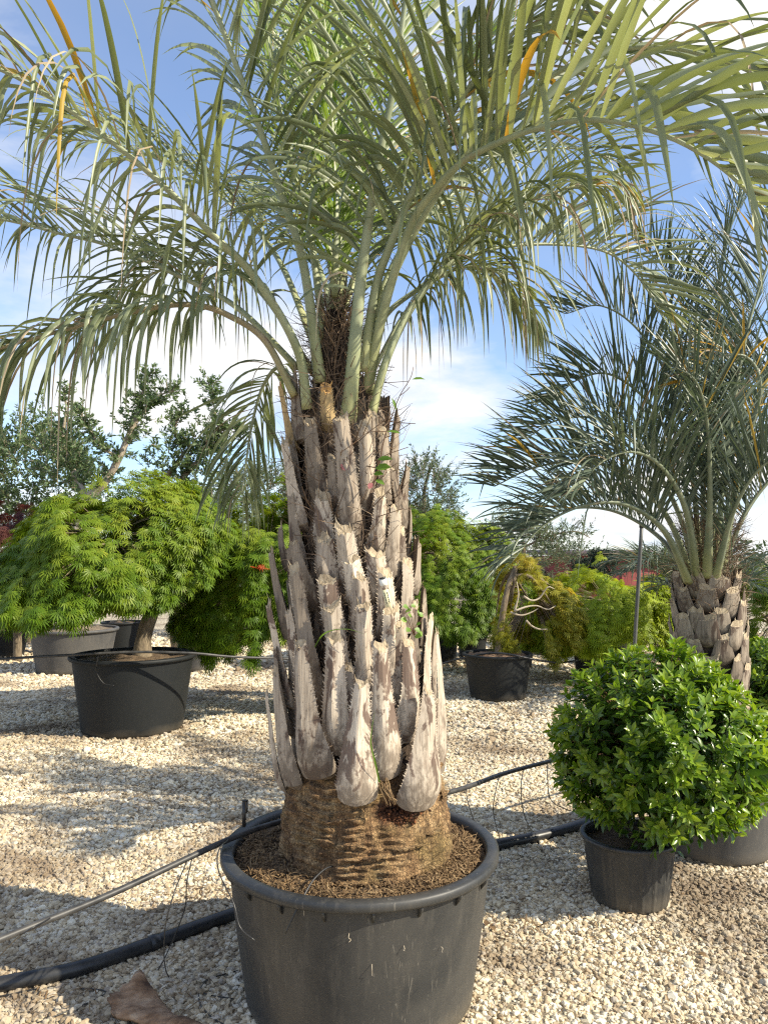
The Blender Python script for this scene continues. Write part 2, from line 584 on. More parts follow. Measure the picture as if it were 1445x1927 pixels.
    # palm leaf
    def petiole(name, lo, hi, brown):
        m, nt, bs = new_mat(name)
        at = N_(nt, 'ShaderNodeAttribute', attribute_name='rnd')
        v = coords(nt)
        f = noise(nt, v, 7, 5)
        c = ramp(nt, f, [(.3, lo), (.7, hi)])
        c = mix(nt, ramp(nt, at.outputs['Fac'], [(0, (.55, .55, .55)), (.18, (.0, .0, .0)), (1, (0, 0, 0))]), c, (.42, .40, .14))
        b = noise(nt, v, 16, 6, .65)
        c = mix(nt, ramp(nt, b, [(.58, (0, 0, 0)), (.68, (.75, .75, .75))]), c, brown)
        nt.links.new(c, bs.inputs['Base Color'])
        bs.inputs['Roughness'].default_value = .5
        bump(nt, bs, b, .2, .004)
        return m
    M['rachis'] = petiole('palm_rachis', (.20, .235, .13), (.37, .405, .255), (.28, .22, .13))
    M['rachis_brown'] = petiole('browned_rachis', (.22, .19, .11), (.36, .31, .2), (.20, .12, .07))
    M['rachis2'] = petiole('blue_palm_rachis', (.13, .16, .10), (.25, .28, .18), (.22, .18, .12))
    M['frond'] = leaf_mat('palm_leaflet', [(0, (.06, .08, .038)), (.35, (.145, .175, .09)), (.7, (.28, .315, .19)), (1, (.42, .44, .30))], (1.6, 1.6, .6), .24, .42, .5)
    M['frond_young'] = leaf_mat('young_palm_leaflet', [(0, (.13, .21, .03)), (.5, (.24, .335, .07)), (1, (.36, .45, .13))], (1.5, 1.5, .6), .38, .42, .5)
    M['frond_dead'] = leaf_mat('dead_palm_leaflet', [(0, (.14, .10, .065)), (.5, (.34, .27, .18)), (1, (.52, .45, .32))], (1.1, .95, .7), .15, .7, .2)
    M['frond_yellow'] = leaf_mat('yellowing_leaflet', [(0, (.30, .19, .03)), (.5, (.46, .31, .05)), (1, (.40, .36, .10))], (1.3, 1.0, .5), .35, .5, .3)
    M['frond2'] = leaf_mat('blue_palm_leaflet', [(0, (.03, .052, .036)), (.4, (.07, .10, .068)), (.75, (.14, .175, .118)), (1, (.25, .28, .19))], (1.3, 1.4, .85), .16, .4, .5)

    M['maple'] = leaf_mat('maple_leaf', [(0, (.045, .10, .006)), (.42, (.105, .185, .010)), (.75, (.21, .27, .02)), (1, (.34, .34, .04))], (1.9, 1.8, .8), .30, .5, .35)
    M['maple_lime'] = leaf_mat('lime_maple_leaf', [(0, (.12, .19, .010)), (.45, (.25, .34, .018)), (.8, (.37, .43, .03)), (1, (.46, .44, .06))], (1.8, 1.7, .8), .32, .5, .35)
    M['maple_gold'] = leaf_mat('golden_maple_leaf', [(0, (.14, .16, .015)), (.45, (.27, .28, .025)), (.8, (.38, .32, .04)), (1, (.42, .26, .04))], (1.7, 1.5, .8), .42, .5, .35)
    M['maple_red'] = leaf_mat('red_maple_leaf', [(0, (.035, .012, .012)), (.5, (.085, .03, .026)), (1, (.16, .07, .05))], (1.6, .8, .8), .35, .5, .3)
    M['orange_leaf'] = leaf_mat('orange_leaf', [(0, (.45, .07, .02)), (1, (.62, .13, .04))], (1.2, .8, .6), .4, .5, .3)
    M['olive'] = leaf_mat('olive_leaf', [(0, (.055, .085, .05)), (.45, (.11, .15, .085)), (.8, (.19, .235, .15)), (1, (.32, .36, .27))], (1.3, 1.4, .8), .22, .5, .4)
    M['olive_green'] = leaf_mat('green_olive_leaf', [(0, (.05, .09, .04)), (.45, (.11, .165, .075)), (.8, (.20, .26, .13)), (1, (.32, .38, .22))], (1.4, 1.5, .7), .25, .5, .4)
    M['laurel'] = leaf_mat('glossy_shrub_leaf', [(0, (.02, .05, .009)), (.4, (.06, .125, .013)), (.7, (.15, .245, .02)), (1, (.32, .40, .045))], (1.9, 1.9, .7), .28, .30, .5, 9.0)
    M['dark_leaf'] = leaf_mat('dark_shrub_leaf', [(0, (.018, .035, .015)), (.6, (.05, .08, .035)), (.9, (.13, .16, .09)), (1, (.42, .44, .32))], (1.3, 1.4, .7), .2, .4, .5)
    M['pine'] = leaf_mat('pine_needle', [(0, (.012, .028, .018)), (1, (.05, .085, .055))], (1, 1, 1), .1, .6, .3)
    M['weed'] = leaf_mat('weed_leaf', [(0, (.07, .16, .02)), (.5, (.15, .27, .04)), (1, (.26, .38, .09))], (1.5, 1.5, .6), .35, .45, .4)
    M['pink'] = leaf_mat('pink_leaf', [(0, (.40, .12, .13)), (1, (.55, .25, .24))], (1, 1, 1), .3, .6, .2)
    M['bark'] = simple('maple_bark', [(.3, (.10, .075, .05)), (.55, (.20, .155, .10)), (.8, (.30, .24, .16))], 10, (3, 3, 1), .85, .7, .01)
    M['bark_pale'] = simple('pale_olive_bark', [(.3, (.18, .14, .10)), (.5, (.36, .30, .22)), (.75, (.52, .46, .36))], 8, (3, 3, 1), .9, .9, .02)
    M['twig'] = simple('dry_twig', [(.3, (.34, .28, .2)), (.7, (.56, .48, .36))], 12, rough=.8, bmp=.3)
    M['stem'] = simple('red_stem', [(.3, (.12, .06, .035)), (.7, (.22, .12, .06))], 12, rough=.7, bmp=.2)
    M['redwall'] = simple('red_wall', [(.3, (.20, .042, .04)), (.7, (.27, .062, .055))], 3, (1, 1, 6), .8, .2)
    M['roof'] = simple('grey_roof', [(.3, (.10, .07, .07)), (.7, (.16, .11, .11))], 3, rough=.7, bmp=.2)
    M['metal'] = simple('grey_pole_metal', [(.3, (.055, .058, .055)), (.7, (.11, .11, .10))], 9, (1, 1, .3), .5, .1)
    M['tag'] = simple('cream_tag', [(.3, (.66, .60, .36)), (.7, (.76, .70, .47))], 30, rough=.6, bmp=0)
    M['tag_white'] = simple('white_tag_head', [(.3, (.78, .77, .70)), (.7, (.84, .83, .77))], 30, rough=.6, bmp=0)
    M['ink'] = simple('tag_ink', [(.3, (.03, .03, .025)), (.7, (.06, .055, .04))], 30, rough=.7, bmp=0)
    M['far'] = leaf_mat('far_leaf', [(0, (.03, .05, .025)), (.6, (.07, .10, .045)), (1, (.13, .16, .08))], (1.3, 1.4, .7), .25, .6, .3)


make_materials()

# ------------------------------------------------------------------ ground
b = B()
S = 1500.0
b.add([(-S, -60, 0), (S, -60, 0), (S, S, 0), (-S, S, 0)], [(0, 1, 2, 3)])
ground = b.build('gravel_ground', M['ground'])
ground["kind"] = "structure"


def gravel():
    r = rs_(5)
    pts, sizes = [], []

    def band(y0, y1, dens, size, margin):
        # jittered points in the wedge the lens (and a step to its side) can see
        area_w = 2 * (0.56 * y1 + margin)
        n = int(area_w * (y1 - y0) * dens)
        x = r.uniform(-area_w / 2, area_w / 2, n)
        y = r.uniform(y0, y1, n)
        k = np.abs(x) < 0.56 * y + margin
        x, y = x[k], y[k]
        s = size * np.exp(r.normal(0, .28, len(x)))
        pts.append(np.stack([x, y, r.uniform(-.35, .45, len(x)) * s], 1))
        sizes.append(s)
    band(1.6, 4.2, 5600, .0079, .7)
    band(4.2, 6.5, 3600, .0095, .7)
    band(6.5, 10.0, 1600, .013, .6)
    band(10.0, 16.0, 420, .022, .5)
    V = np.concatenate(pts)
    s = np.concatenate(sizes)
    me = bpy.data.meshes.new('gravel_stones')
    me.vertices.add(len(V))
    me.vertices.foreach_set('co', V.astype(np.float32).ravel())
    at = me.attributes.new('size', 'FLOAT', 'POINT')
    at.data.foreach_set('value', s.astype(np.float32))
    me.materials.append(M['stone'])
    o = bpy.data.objects.new('gravel_stones', me)
    col.objects.link(o)
    set_props(o, 'loose cream and grey gravel stones covering the nursery ground', 'gravel', None, 'stuff')
    ng = bpy.data.node_groups.new('gravel_scatter', 'GeometryNodeTree')
    ng.interface.new_socket('Geometry', in_out='INPUT', socket_type='NodeSocketGeometry')
    ng.interface.new_socket('Geometry', in_out='OUTPUT', socket_type='NodeSocketGeometry')
    gi = ng.nodes.new('NodeGroupInput'); go = ng.nodes.new('NodeGroupOutput')
    g2i = ng.nodes.new('GeometryNodeGeometryToInstance')
    for k in range(6):
        ico = ng.nodes.new('GeometryNodeMeshIcoSphere')
        ico.inputs['Radius'].default_value = 1
        ico.inputs['Subdivisions'].default_value = 2
        no = ng.nodes.new('ShaderNodeTexNoise')
        no.noise_dimensions = '4D'
        no.inputs['W'].default_value = k * 7.3 + 1
        no.inputs['Scale'].default_value = .9
        no.inputs['Detail'].default_value = 1
        pos = ng.nodes.new('GeometryNodeInputPosition')
        sb = ng.nodes.new('ShaderNodeVectorMath'); sb.operation = 'SUBTRACT'; sb.inputs[1].default_value = (.5, .5, .5)
        ml = ng.nodes.new('ShaderNodeVectorMath'); ml.operation = 'SCALE'; ml.inputs['Scale'].default_value = 1.9
        sp = ng.nodes.new('GeometryNodeSetPosition')
        tr = ng.nodes.new('GeometryNodeTransform')
        tr.inputs['Scale'].default_value = [(1.25, .9, .62), (1.1, 1, .8), (1.4, .8, .7), (1, 1, .55), (1.2, .95, .9), (1.5, 1, .6)][k]
        sm = ng.nodes.new('GeometryNodeSetMaterial')
        sm.inputs['Material'].default_value = M['stone']
        L = ng.links.new
        L(pos.outputs[0], no.inputs['Vector'])
        L(no.outputs['Color'], sb.inputs[0]); L(sb.outputs[0], ml.inputs[0])
        L(ico.outputs['Mesh'], sp.inputs['Geometry']); L(ml.outputs[0], sp.inputs['Offset'])
        L(sp.outputs[0], tr.inputs['Geometry']); L(tr.outputs[0], sm.inputs['Geometry'])
        L(sm.outputs[0], g2i.inputs[0])
    iop = ng.nodes.new('GeometryNodeInstanceOnPoints')
    rv = ng.nodes.new('FunctionNodeRandomValue'); rv.data_type = 'FLOAT_VECTOR'
    rv.inputs[0].default_value = (-.6, -.6, 0); rv.inputs[1].default_value = (.6, .6, 6.283)
    na = ng.nodes.new('GeometryNodeInputNamedAttribute'); na.data_type = 'FLOAT'
    na.inputs['Name'].default_value = 'size'
    iop.inputs['Pick Instance'].default_value = True
    ri = ng.nodes.new('FunctionNodeRandomValue'); ri.data_type = 'INT'
    for s_ in ri.inputs:
        if s_.enabled and s_.name == 'Min':
            s_.default_value = 0
        if s_.enabled and s_.name == 'Max':
            s_.default_value = 5
    L = ng.links.new
    L(gi.outputs[0], iop.inputs['Points']); L(g2i.outputs[0], iop.inputs['Instance'])
    L([s_ for s_ in ri.outputs if s_.enabled][0], iop.inputs['Instance Index'])
    L([s_ for s_ in rv.outputs if s_.enabled][0], iop.inputs['Rotation'])
    L([s_ for s_ in na.outputs if s_.enabled][0], iop.inputs['Scale'])
    L(iop.outputs[0], go.inputs[0])
    md = o.modifiers.new('scatter', 'NODES')
    md.node_group = ng


gravel()


# ------------------------------------------------------------------ pots
def pot(name, label, c, h, R, Rb, mat, group=None, lugs=0, soil='soil', soil_drop=.06, ribs=0, n=96, wob=0.0, lip=.035, cat='plant pot'):
    c = np.array([c[0], c[1], 0.0])
    root = empty(name, c, label, cat, group)
    seed = abs(hash(label)) % 1000
    seed = sum(ord(q) for q in label) % 1000
    fz = fnoise(seed, 3.0, 2)

    def warp(V):
        if wob:
            V = V.copy()
            rr = 1 + wob * fz(V)
            V[..., 0] *= rr
            V[..., 1] *= rr
        return V

    def ribf(V):
        if ribs:
            V = V.copy()
            a = np.arctan2(V[..., 1], V[..., 0])
            k = np.where(np.cos(a * ribs) > .55, 1.018, 1.0)
            zz = V[..., 2] < h * .80
            k = np.where(zz, k, 1.0)
            V[..., 0] *= k
            V[..., 1] *= k
        return warp(V)
    t = .012 if R > .3 else .007
    cor = h * .05
    rad = lambda z: Rb + (R - Rb) * (z / h)
    body = [(0.01, .004), (Rb * .6, .004), (Rb - cor, .0), (Rb - cor * .3, cor * .3), (rad(cor), cor)]
    for q in np.linspace(.12, .95, 14):
        body.append((rad(h * q), h * q))
    top = R * .985
    body += [(rad(h * .965), h * .965), (rad(h * .965) - t, h * .965)]
    for q in (.9, .8, .7, .6):
        body.append((rad(h * q) - t, h * q))
    bb = B()
    V, F = lathe(body, n, c, ribf)
    bb.add(V, F)
    bo = bb.build('body', mat, root, True)
    lipw = lip * (R / .5) ** .5
    rm = [(rad(h * .94) + .001, h - lipw * .95), (R + lipw * .55, h - lipw * .95), (R + lipw * .72, h - lipw * .7), (R + lipw * .72, h - lipw * .2), (R + lipw * .5, h),
          (R - lipw * .35, h + .001), (R - lipw * .62, h - lipw * .2), (R - lipw * .68, h - lipw * 1.1), (rad(h * .94) - t - .002, h - lipw * 1.6)]
    rr = B()
    V, F = lathe(rm, n, c, warp)
    rr.add(V, F)
    ro = rr.build('rim', mat, root, True)
    if lugs:
        me = None
        for k in range(lugs):
            a = 2 * math.pi * (k + .35) / lugs
            rd, tg = np.array([math.cos(a), math.sin(a), 0]), np.array([-math.sin(a), math.cos(a), 0])
            z1 = h - lipw * .9
            w = .0035
            r1, r2 = rad(z1) - .004, R + lipw * .52
            pts = []
            for sgn in (-1, 1):
                for (rr_, zz) in ((r1, z1), (r2, z1), (r2 - .006, z1 - .016), (r1, z1 - .042)):
                    pts.append(c + rd * rr_ + tg * w * sgn + Z * zz)
            lb = B().add(pts, [(0, 1, 2, 3), (7, 6, 5, 4), (0, 4, 5, 1), (1, 5, 6, 2), (2, 6, 7, 3), (3, 7, 4, 0)])
            lb.build('lug', mat, root)
    # soil
    rs = R - lipw * .75
    zs = h - soil_drop
    fs = fnoise(seed + 3, 14, 3)
    prof = [(rs * q, zs + (.03 * (1 - q) if R > .3 else 0)) for q in np.linspace(1.0, .0001, 22)]

    def sf(V):
        V = warp(V)
        V[..., 2] += .009 * fs(V)
        return V
    sb = B()
    V, F = lathe(prof, 72, c, sf)
    sb.add(V, F)
    sb.build('soil', M[soil], root, True)
    return root, zs


PC = np.array([-0.085, 2.87])           # main pot centre
POT_H, POT_R, POT_RB = 0.53, 0.478, 0.40
main_pot, soil_z = pot('plant_pot', 'large scuffed grey plastic tub holding the tall palm in front', PC, POT_H, POT_R, POT_RB, M['pot'], None, lugs=20, soil_drop=.038, n=160, wob=.006)

PM1 = P(253, 1228, 7.1)
maple_pot, z_m1 = pot('plant_pot', 'big black tub under the wide green maple left of the palm', PM1, .675, .53, .445, M['pot_dark'], 'pots in the nursery rows', soil_drop=.035, soil='soil', wob=.008)
PMID = P(936, 1227, 8.63)
mid_pot, z_mid = pot('plant_pot', 'black tub with a thin leaning trunk right of the tall palm', PMID, .49, .365, .305, M['pot_dark'], 'pots in the nursery rows', soil_drop=.03, soil='husk', wob=.008)
POA = P(140, 1180, 10.6)
oa_pot, z_oa = pot('plant_pot', 'dusty grey tub with a pale knobbly trunk behind the black maple tub', POA, .58, .56, .46, M['pot_grey'], 'pots in the nursery rows', soil='soil_pale', soil_drop=.03)
PB = P(1182, 1560, 3.62)
ball_pot, z_ball = pot('plant_pot', 'small ribbed black pot under the round glossy shrub', PB, .295, .205, .165, M['pot'], 'pots in the nursery rows', ribs=20, lip=.03, soil_drop=.03, n=240)
PP2 = P(1338, 1450, 4.25)
palm2_pot, z_p2 = pot('plant_pot', 'grey tub behind the round shrub holding the second palm', PP2, .44, .345, .285, M['pot_grey'], 'pots in the nursery rows', wob=.008)
for (x, y, D, h, R, mt, lab) in [
    (8, 1195, 12.1, .42, .36, 'pot_dark', 'black tub cut by the left edge of the picture'),
    (232, 1180, 12.6, .5, .33, 'pot_dark', 'black pot half hidden between the grey tub and the maple trunk'),
    (374, 1205, 10.7, .42, .28, 'pot_grey', 'small dusty pot under the drooping skirt of the second maple'),
    (836, 1192, 11.4, .43, .20, 'pot_dark', 'black pot directly beside the palm trunk under the dark maple'),
    (888, 1198, 12.0, .32, .23, 'pot_dark', 'black pot under the small clipped dark ball shrub'),
    (973, 1192, 11.0, .45, .24, 'pot_dark', 'black pot just behind the thin leaning trunk'),
    (1024, 1205, 12.2, .34, .17, 'pot_grey', 'little grey pot under the edge of the golden maple'),
    (1122, 1234, 9.75, .42, .29, 'pot_dark', 'black pot under the bright lime maple'),
    (1172, 1212, 12.6, .38, .22, 'pot_grey', 'pale pot behind the grey pole'),
    (1492, 1300, 5.6, .45, .30, 'pot_dark', 'black pot under the second glossy shrub at the right edge'),
]:
    c_ = P(x, y, D)
    pot('plant_pot', lab, c_, h, R, R * .82, M[mt], 'pots in the nursery rows', n=64, soil_drop=.03)


# ------------------------------------------------------------------ litter on the big pot's soil
def rand_unit(r, n):
    return nrm(r.normal(size=(n, 3)))


STRIP = np.array([(0, -.5, 0), (0, .5, 0), (.5, .5, .12), (.5, -.5, .12), (1, .35, 0), (1, -.35, 0)])
STRIP_F = [np.array([(0, 1, 2, 3), (3, 2, 4, 5)])]
CRUMB = np.array([(1, 0, 0), (-1, 0, 0), (0, 1, 0), (0, -1, 0), (0, 0, 1), (0, 0, -1)])
CRUMB_F = [np.array([(0, 2, 4), (2, 1, 4), (1, 3, 4), (3, 0, 4), (2, 0, 5), (1, 2, 5), (3, 1, 5), (0, 3, 5)])]


def litter():
    r = rs_(11)
    bb = B()
    n = 4200
    a = r.uniform(0, 6.283, n)
    q = .27 + (POT_R - .045 - .27) * np.sqrt(r.uniform(0, 1, n))
    O = np.stack([PC[0] + q * np.cos(a), PC[1] + q * np.sin(a), np.full(n, soil_z + .012)], 1)
    O[:, 2] += r.uniform(-.006, .010, n) + .03 * (1 - q / POT_R)
    d = rand_unit(r, n) * np.array([1, 1, .35])
    X, Y, Zx = orient(d, rand_unit(r, n) * .6 + Z)
    Ls = r.uniform(.012, .045, n)[:, None]
    W = r.uniform(.0012, .003, n)[:, None]
    V, F = stamp(STRIP, STRIP_F, O, X * Ls, Y * W, Zx * Ls * .5)
    bb.add(V, F, 0, np.repeat(r.uniform(0, 1, n), len(STRIP)))
    n = 1800
    a = r.uniform(0, 6.283, n)
    q = .26 + (POT_R - .045 - .26) * np.sqrt(r.uniform(0, 1, n))
    O = np.stack([PC[0] + q * np.cos(a), PC[1] + q * np.sin(a), np.full(n, soil_z + .014)], 1)
    O[:, 2] += .03 * (1 - q / POT_R)
    d = rand_unit(r, n)
    X, Y, Zx = orient(d, rand_unit(r, n))
    s = (r.uniform(.002, .0075, n))[:, None]
    V, F = stamp(CRUMB, CRUMB_F, O, X * s * 1.4, Y * s, Zx * s * .8)
    bb.add(V, F, 0, np.repeat(r.uniform(0, .8, n), len(CRUMB)))
    o = bb.build('straw_litter', M['straw'], main_pot, kind='stuff')


litter()

# ------------------------------------------------------------------ main palm
AX_Z = np.array([0.4, 0.5, 0.9, 1.4, 2.0, 2.45])
AX_X = np.array([-.062, -.062, -.075, -.105, -.155, -.185])
PY = 2.87


def axis(z):
    return np.array([np.interp(z, AX_Z, AX_X), PY + .0 * z, z])


def rsurf(z):
    return float(np.interp(z, [.5, .75, 1.07, 1.36, 1.66, 1.96, 2.15, 2.4], [.30, .285, .285, .258, .222, .19, .165, .11]))


palm_base = np.array([-.062, PY, soil_z])
palm = empty('palm_tree', palm_base, 'tall jelly palm with shaggy leaf bases growing in the large front tub', 'palm tree', 'palms')


def trunk_foot():
    r = rs_(3)
    n = 220
    zs = np.linspace(soil_z - .03, .86, 190)
    base = np.interp(zs, [.4, .50, .56, .62, .70, .78, .84, .87], [.316, .308, .302, .298, .288, .270, .235, .19])
    a = np.linspace(0, 2 * math.pi, n, endpoint=False)
    A, Zz = np.meshgrid(a, zs)
    pa = np.stack([np.cos(A) * 1.2, np.sin(A) * 1.2, Zz * 0.8], -1)
    f1, f2, f3 = fnoise(21, 1.6, 3), fnoise(22, 9, 3), fnoise(23, 30, 2)
    w = f1(pa)
    ph = (Zz + .009 * w + .003 * f2(pa)) / .0235
    saw = (ph - np.floor(ph))
    ridge = np.where(saw < .8, saw / .8, (1 - saw) / .2)
    amp = .010 * (1 + .7 * np.clip(f2(pa * 1.3 + 3), -1, 1)) * (0.75 + .5 * np.clip(f1(pa * 2 + 5), -1, 1))
    pr = np.stack([np.cos(A) * .3, np.sin(A) * .3, Zz], -1)
    R = base[:, None] + amp * ridge + .005 * f2(pr * 3) + .0035 * f3(pr * 3) + .006 * f1(pa * 1.5 + 2)
    # the rotted hollow at the front right
    da = np.angle(np.exp(1j * (A - math.atan2(-.262, .10))))
    hol = np.exp(-(da / .30) ** 2 - ((Zz - (soil_z + .225)) / .035) ** 2)
    R -= .035 * hol
    ax = np.interp(Zz, AX_Z, AX_X)
    V = np.stack([ax + R * np.cos(A), PY + R * np.sin(A), Zz], -1).reshape(-1, 3)
    m = len(zs)
    i = np.arange(m - 1)[:, None] * n
    j = np.arange(n)[None]
    k = (j + 1) % n
    F = [np.stack([i + j, i + k, i + n + k, i + n + j], -1).reshape(-1, 4)]
    B().add(V, F).build('trunk_foot', M['ring'], palm, True)
    # core behind the leaf bases
    zc_ = np.linspace(.82, 2.5, 70)
    A, Zz = np.meshgrid(np.linspace(0, 2 * math.pi, 64, endpoint=False), zc_)
    rc = np.interp(zc_, [.82, 1.2, 1.6, 2.0, 2.3, 2.5], [.215, .20, .158, .125, .075, .02])
    R = rc[:, None] + .012 * f2(np.stack([np.cos(A) * .5, np.sin(A) * .5, Zz], -1) * 2)
    ax = np.interp(Zz, AX_Z, AX_X)
    V = np.stack([ax + R * np.cos(A), PY + R * np.sin(A), Zz], -1).reshape(-1, 3)
    n = 64
    m = len(zc_)
    i = np.arange(m - 1)[:, None] * n
    j = np.arange(n)[None]
    k = (j + 1) % n
    F = [np.stack([i + j, i + k, i + n + k, i + n + j], -1).reshape(-1, 4)]
    B().add(V, F).build('trunk_core', M['core'], palm, True)
    # loose bark plates standing off the rings
    for q, (x, y, w, hh) in enumerate([(600, 1540, .05, .018), (612, 1588, .045, .016), (645, 1592, .03, .014), (668, 1592, .04, .016), (838, 1470, .03, .03), (850, 1530, .03, .02), (770, 1600, .05, .012), (560, 1535, .035, .02), (705, 1612, .04, .012), (820, 1585, .045, .013)]):
        p = P(x, y, 2.58)
        ang = math.asin(max(-.97, min(.97, (p[0] + .062) / .30)))
        nrmv = np.array([math.sin(ang), -math.cos(ang), 0])
        tg = np.array([math.cos(ang), math.sin(ang), 0])
        c = np.array([-.062, PY, p[2]]) + nrmv * (np.interp(p[2], [.5, .62, .78], [.318, .308, .28]))
        u = np.linspace(-1, 1, 9)
        top, bot = [], []
        for uu in u:
            e = math.sqrt(max(0, 1 - uu * uu * .92))
            cc = c + tg * uu * w - nrmv * (uu * w) ** 2 * 1.6
            top.append(cc + Z * (hh * (.5 + .3 * r.rand()) * e) + nrmv * (.012 + .008 * r.rand()))
            bot.append(cc - Z * (hh * (.6 + .5 * r.rand()) * e) + nrmv * (.004 * r.rand()))
        inn = [t - nrmv * .02 for t in top]
        V = np.array(top + bot + inn)
        F = []
        for k in range(8):
            F += [(k, k + 1, 10 + k, 9 + k), (18 + k, 19 + k, k + 1, k)]
        B().add(V, F).build('bark_plate', M['ring'], palm, False, origin=palm_base)


trunk_foot()

SPINE = np.array([(0, -.5, 0), (0, .5, 0), (0, 0, .6), (1, 0, .1)])
SPINE_F = [np.array([(0, 1, 3), (1, 2, 3), (2, 0, 3)])]


def leaf_base(parent, name, P0, P1, nv, wb, wt, mats, r, bulb=True, spines=True, thick=.42, cut=.02, bow=.0, wide=None, origin=None):
    """one cut leaf base: a swollen clasping foot that narrows to a stalk with a ragged cut"""
    nv = nrm(nv)
    K, n = 15, 11
    t = np.linspace(0, 1, K) ** .9
    L = np.linalg.norm(P1 - P0)
    side0 = nrm(np.cross(P1 - P0, nv))
    c = P0[None] + (P1 - P0)[None] * t[:, None]
    c = c + nv[None] * (bow * np.sin(np.pi * t))[:, None] - nv[None] * ((.055 if abs(nv[0]) < .7 else .012) * (1 - t) ** 9)[:, None]
    c = c + side0[None] * ((r.uniform(-.02, .02)) * np.sin(np.pi * t) * L)[:, None]
    if bulb:
        prof = np.interp(t, [0, .03, .08, .15, .30, .50, .72, 1], [.3, .7, .95, 1.0, .84, .53, .26, 0])
    else:
        prof = np.interp(t, [0, .2, .5, 1], [1.0, .85, .45, 0])
    w = wt + (wb - wt) * prof
    if bulb:
        w = np.where(t < .13, w.max() * (.40 + .60 * np.sqrt(np.clip(1 - (1 - t / .13) ** 2, 0, 1))) * .985, w)
    th = np.maximum(w * thick * np.interp(t, [0, .1, .5, 1], [.75, 1.0, .9, .8]), .007)
    if bulb:
        th = th * np.interp(t, [0, .04, .09], [.25, .8, 1])
    T = nrm(np.gradient(c, axis=0))
    S = nrm(np.cross(T, nv[None]))
    Nn = np.cross(S, T)
    th_a = np.linspace(-math.pi / 2, math.pi / 2, n)
    kb = np.interp(t, [0, .16, .42], [1, .7, .0]) if bulb else np.full(K, .6)
    V = []
    fz = fnoise(r.randint(1e6), 14, 2)
    for i in range(K):
        outer = c[i] + S[i] * (w[i] / 2) * np.sin(th_a)[:, None] + Nn[i] * (th[i] * (kb[i] * np.cos(th_a) ** .8 + (1 - kb[i]) * (1 - np.abs(np.sin(th_a + .12 * np.cos(th_a))) ** 1.25)))[:, None]
        ia = np.linspace(math.pi / 2, -math.pi / 2, 6)[1:-1]
        inner = c[i] + S[i] * (w[i] / 2) * .86 * np.sin(ia)[:, None] + Nn[i] * (-th[i] * .10 * np.cos(ia))[:, None]
        V.append(np.vstack([outer, inner]))
    V = np.array(V)
    m = V.shape[1]
    V = V + (Nn[:, None] * (fz(V) * .0035)[..., None])
    # oblique ragged cut: the outside is cut lower than the inside
    jag = r.normal(0, .006, m)
    prof_c = np.concatenate([np.cos(th_a), np.full(m - n, -.35)])
    tilt = r.uniform(-.35, .35)
    lat = np.concatenate([np.sin(th_a), np.sin(ia) * .8])
    V[-1] = V[-1] + T[-1] * (-cut * prof_c + jag + tilt * lat * wt * .6)[:, None]
    V[-2] = V[-2] + T[-2] * (-cut * prof_c * .5)[:, None]
    ctr = V[-1].mean(0) - T[-1] * .008
    VV = np.vstack([V.reshape(-1, 3), ctr[None]])
    i = np.arange(K - 1)[:, None] * m
    j = np.arange(m)[None]
    k = (j + 1) % m
    F = [np.stack([i + j, i + n * 0 + k, i + m + k, i + m + j], -1).reshape(-1, 4), np.arange(m)[::-1][None]]
    bb = B()
    bb.add(VV, F, 0, np.concatenate([np.repeat(t, m), [1.0]]))
    e = (K - 1) * m
    cap = np.array([(e + q, e + (q + 1) % m, len(VV) - 1) for q in range(m)])
    bb.F.append(cap)
    bb.M.append(np.full(len(cap), 1))
    # torn fibres at the cut
    nt_ = r.randint(2, 6)
    idx = r.choice(m, nt_)
    d = T[-1][None] + r.normal(0, .25, (nt_, 3))
    X, Y, Zx = orient(d, np.tile(nv, (nt_, 1)))
    ln = r.uniform(.010, .028, nt_)[:, None]
    Vs, Fs = stamp(SPINE, SPINE_F, V[-1][idx] - T[-1] * .004, X * ln, Y * .007, Zx * .004)
    bb.add(Vs, Fs, 1)
    if spines:
        for sg, col_ in ((1, n - 1), (-1, 0)):
            ns = max(4, int(L / .0115))
            u = np.clip(np.linspace(.12, .97, ns) + r.normal(0, .008, ns), .05, .98)
            pos = np.stack([np.interp(u, t, V[:, col_, q]) for q in range(3)], 1)
            Ti = np.stack([np.interp(u, t, T[:, q]) for q in range(3)], 1)
            Si = np.stack([np.interp(u, t, S[:, q]) for q in range(3)], 1)
            d = Si * sg * .8 + Ti * .75 + r.normal(0, .12, (ns, 3))
            X, Y, Zx = orient(d, np.tile(nv, (ns, 1)))
            ln = (r.uniform(.006, .016, ns))[:, None]
            Vs, Fs = stamp(SPINE, SPINE_F, pos - Si * sg * .002, X * ln, Y * .0065, Zx * .004)
            bb.add(Vs, Fs, 0)
    o = bb.build(name, mats, parent, True, origin=origin)
    o.data.set_sharp_from_angle(angle=math.radians(30))
    return o


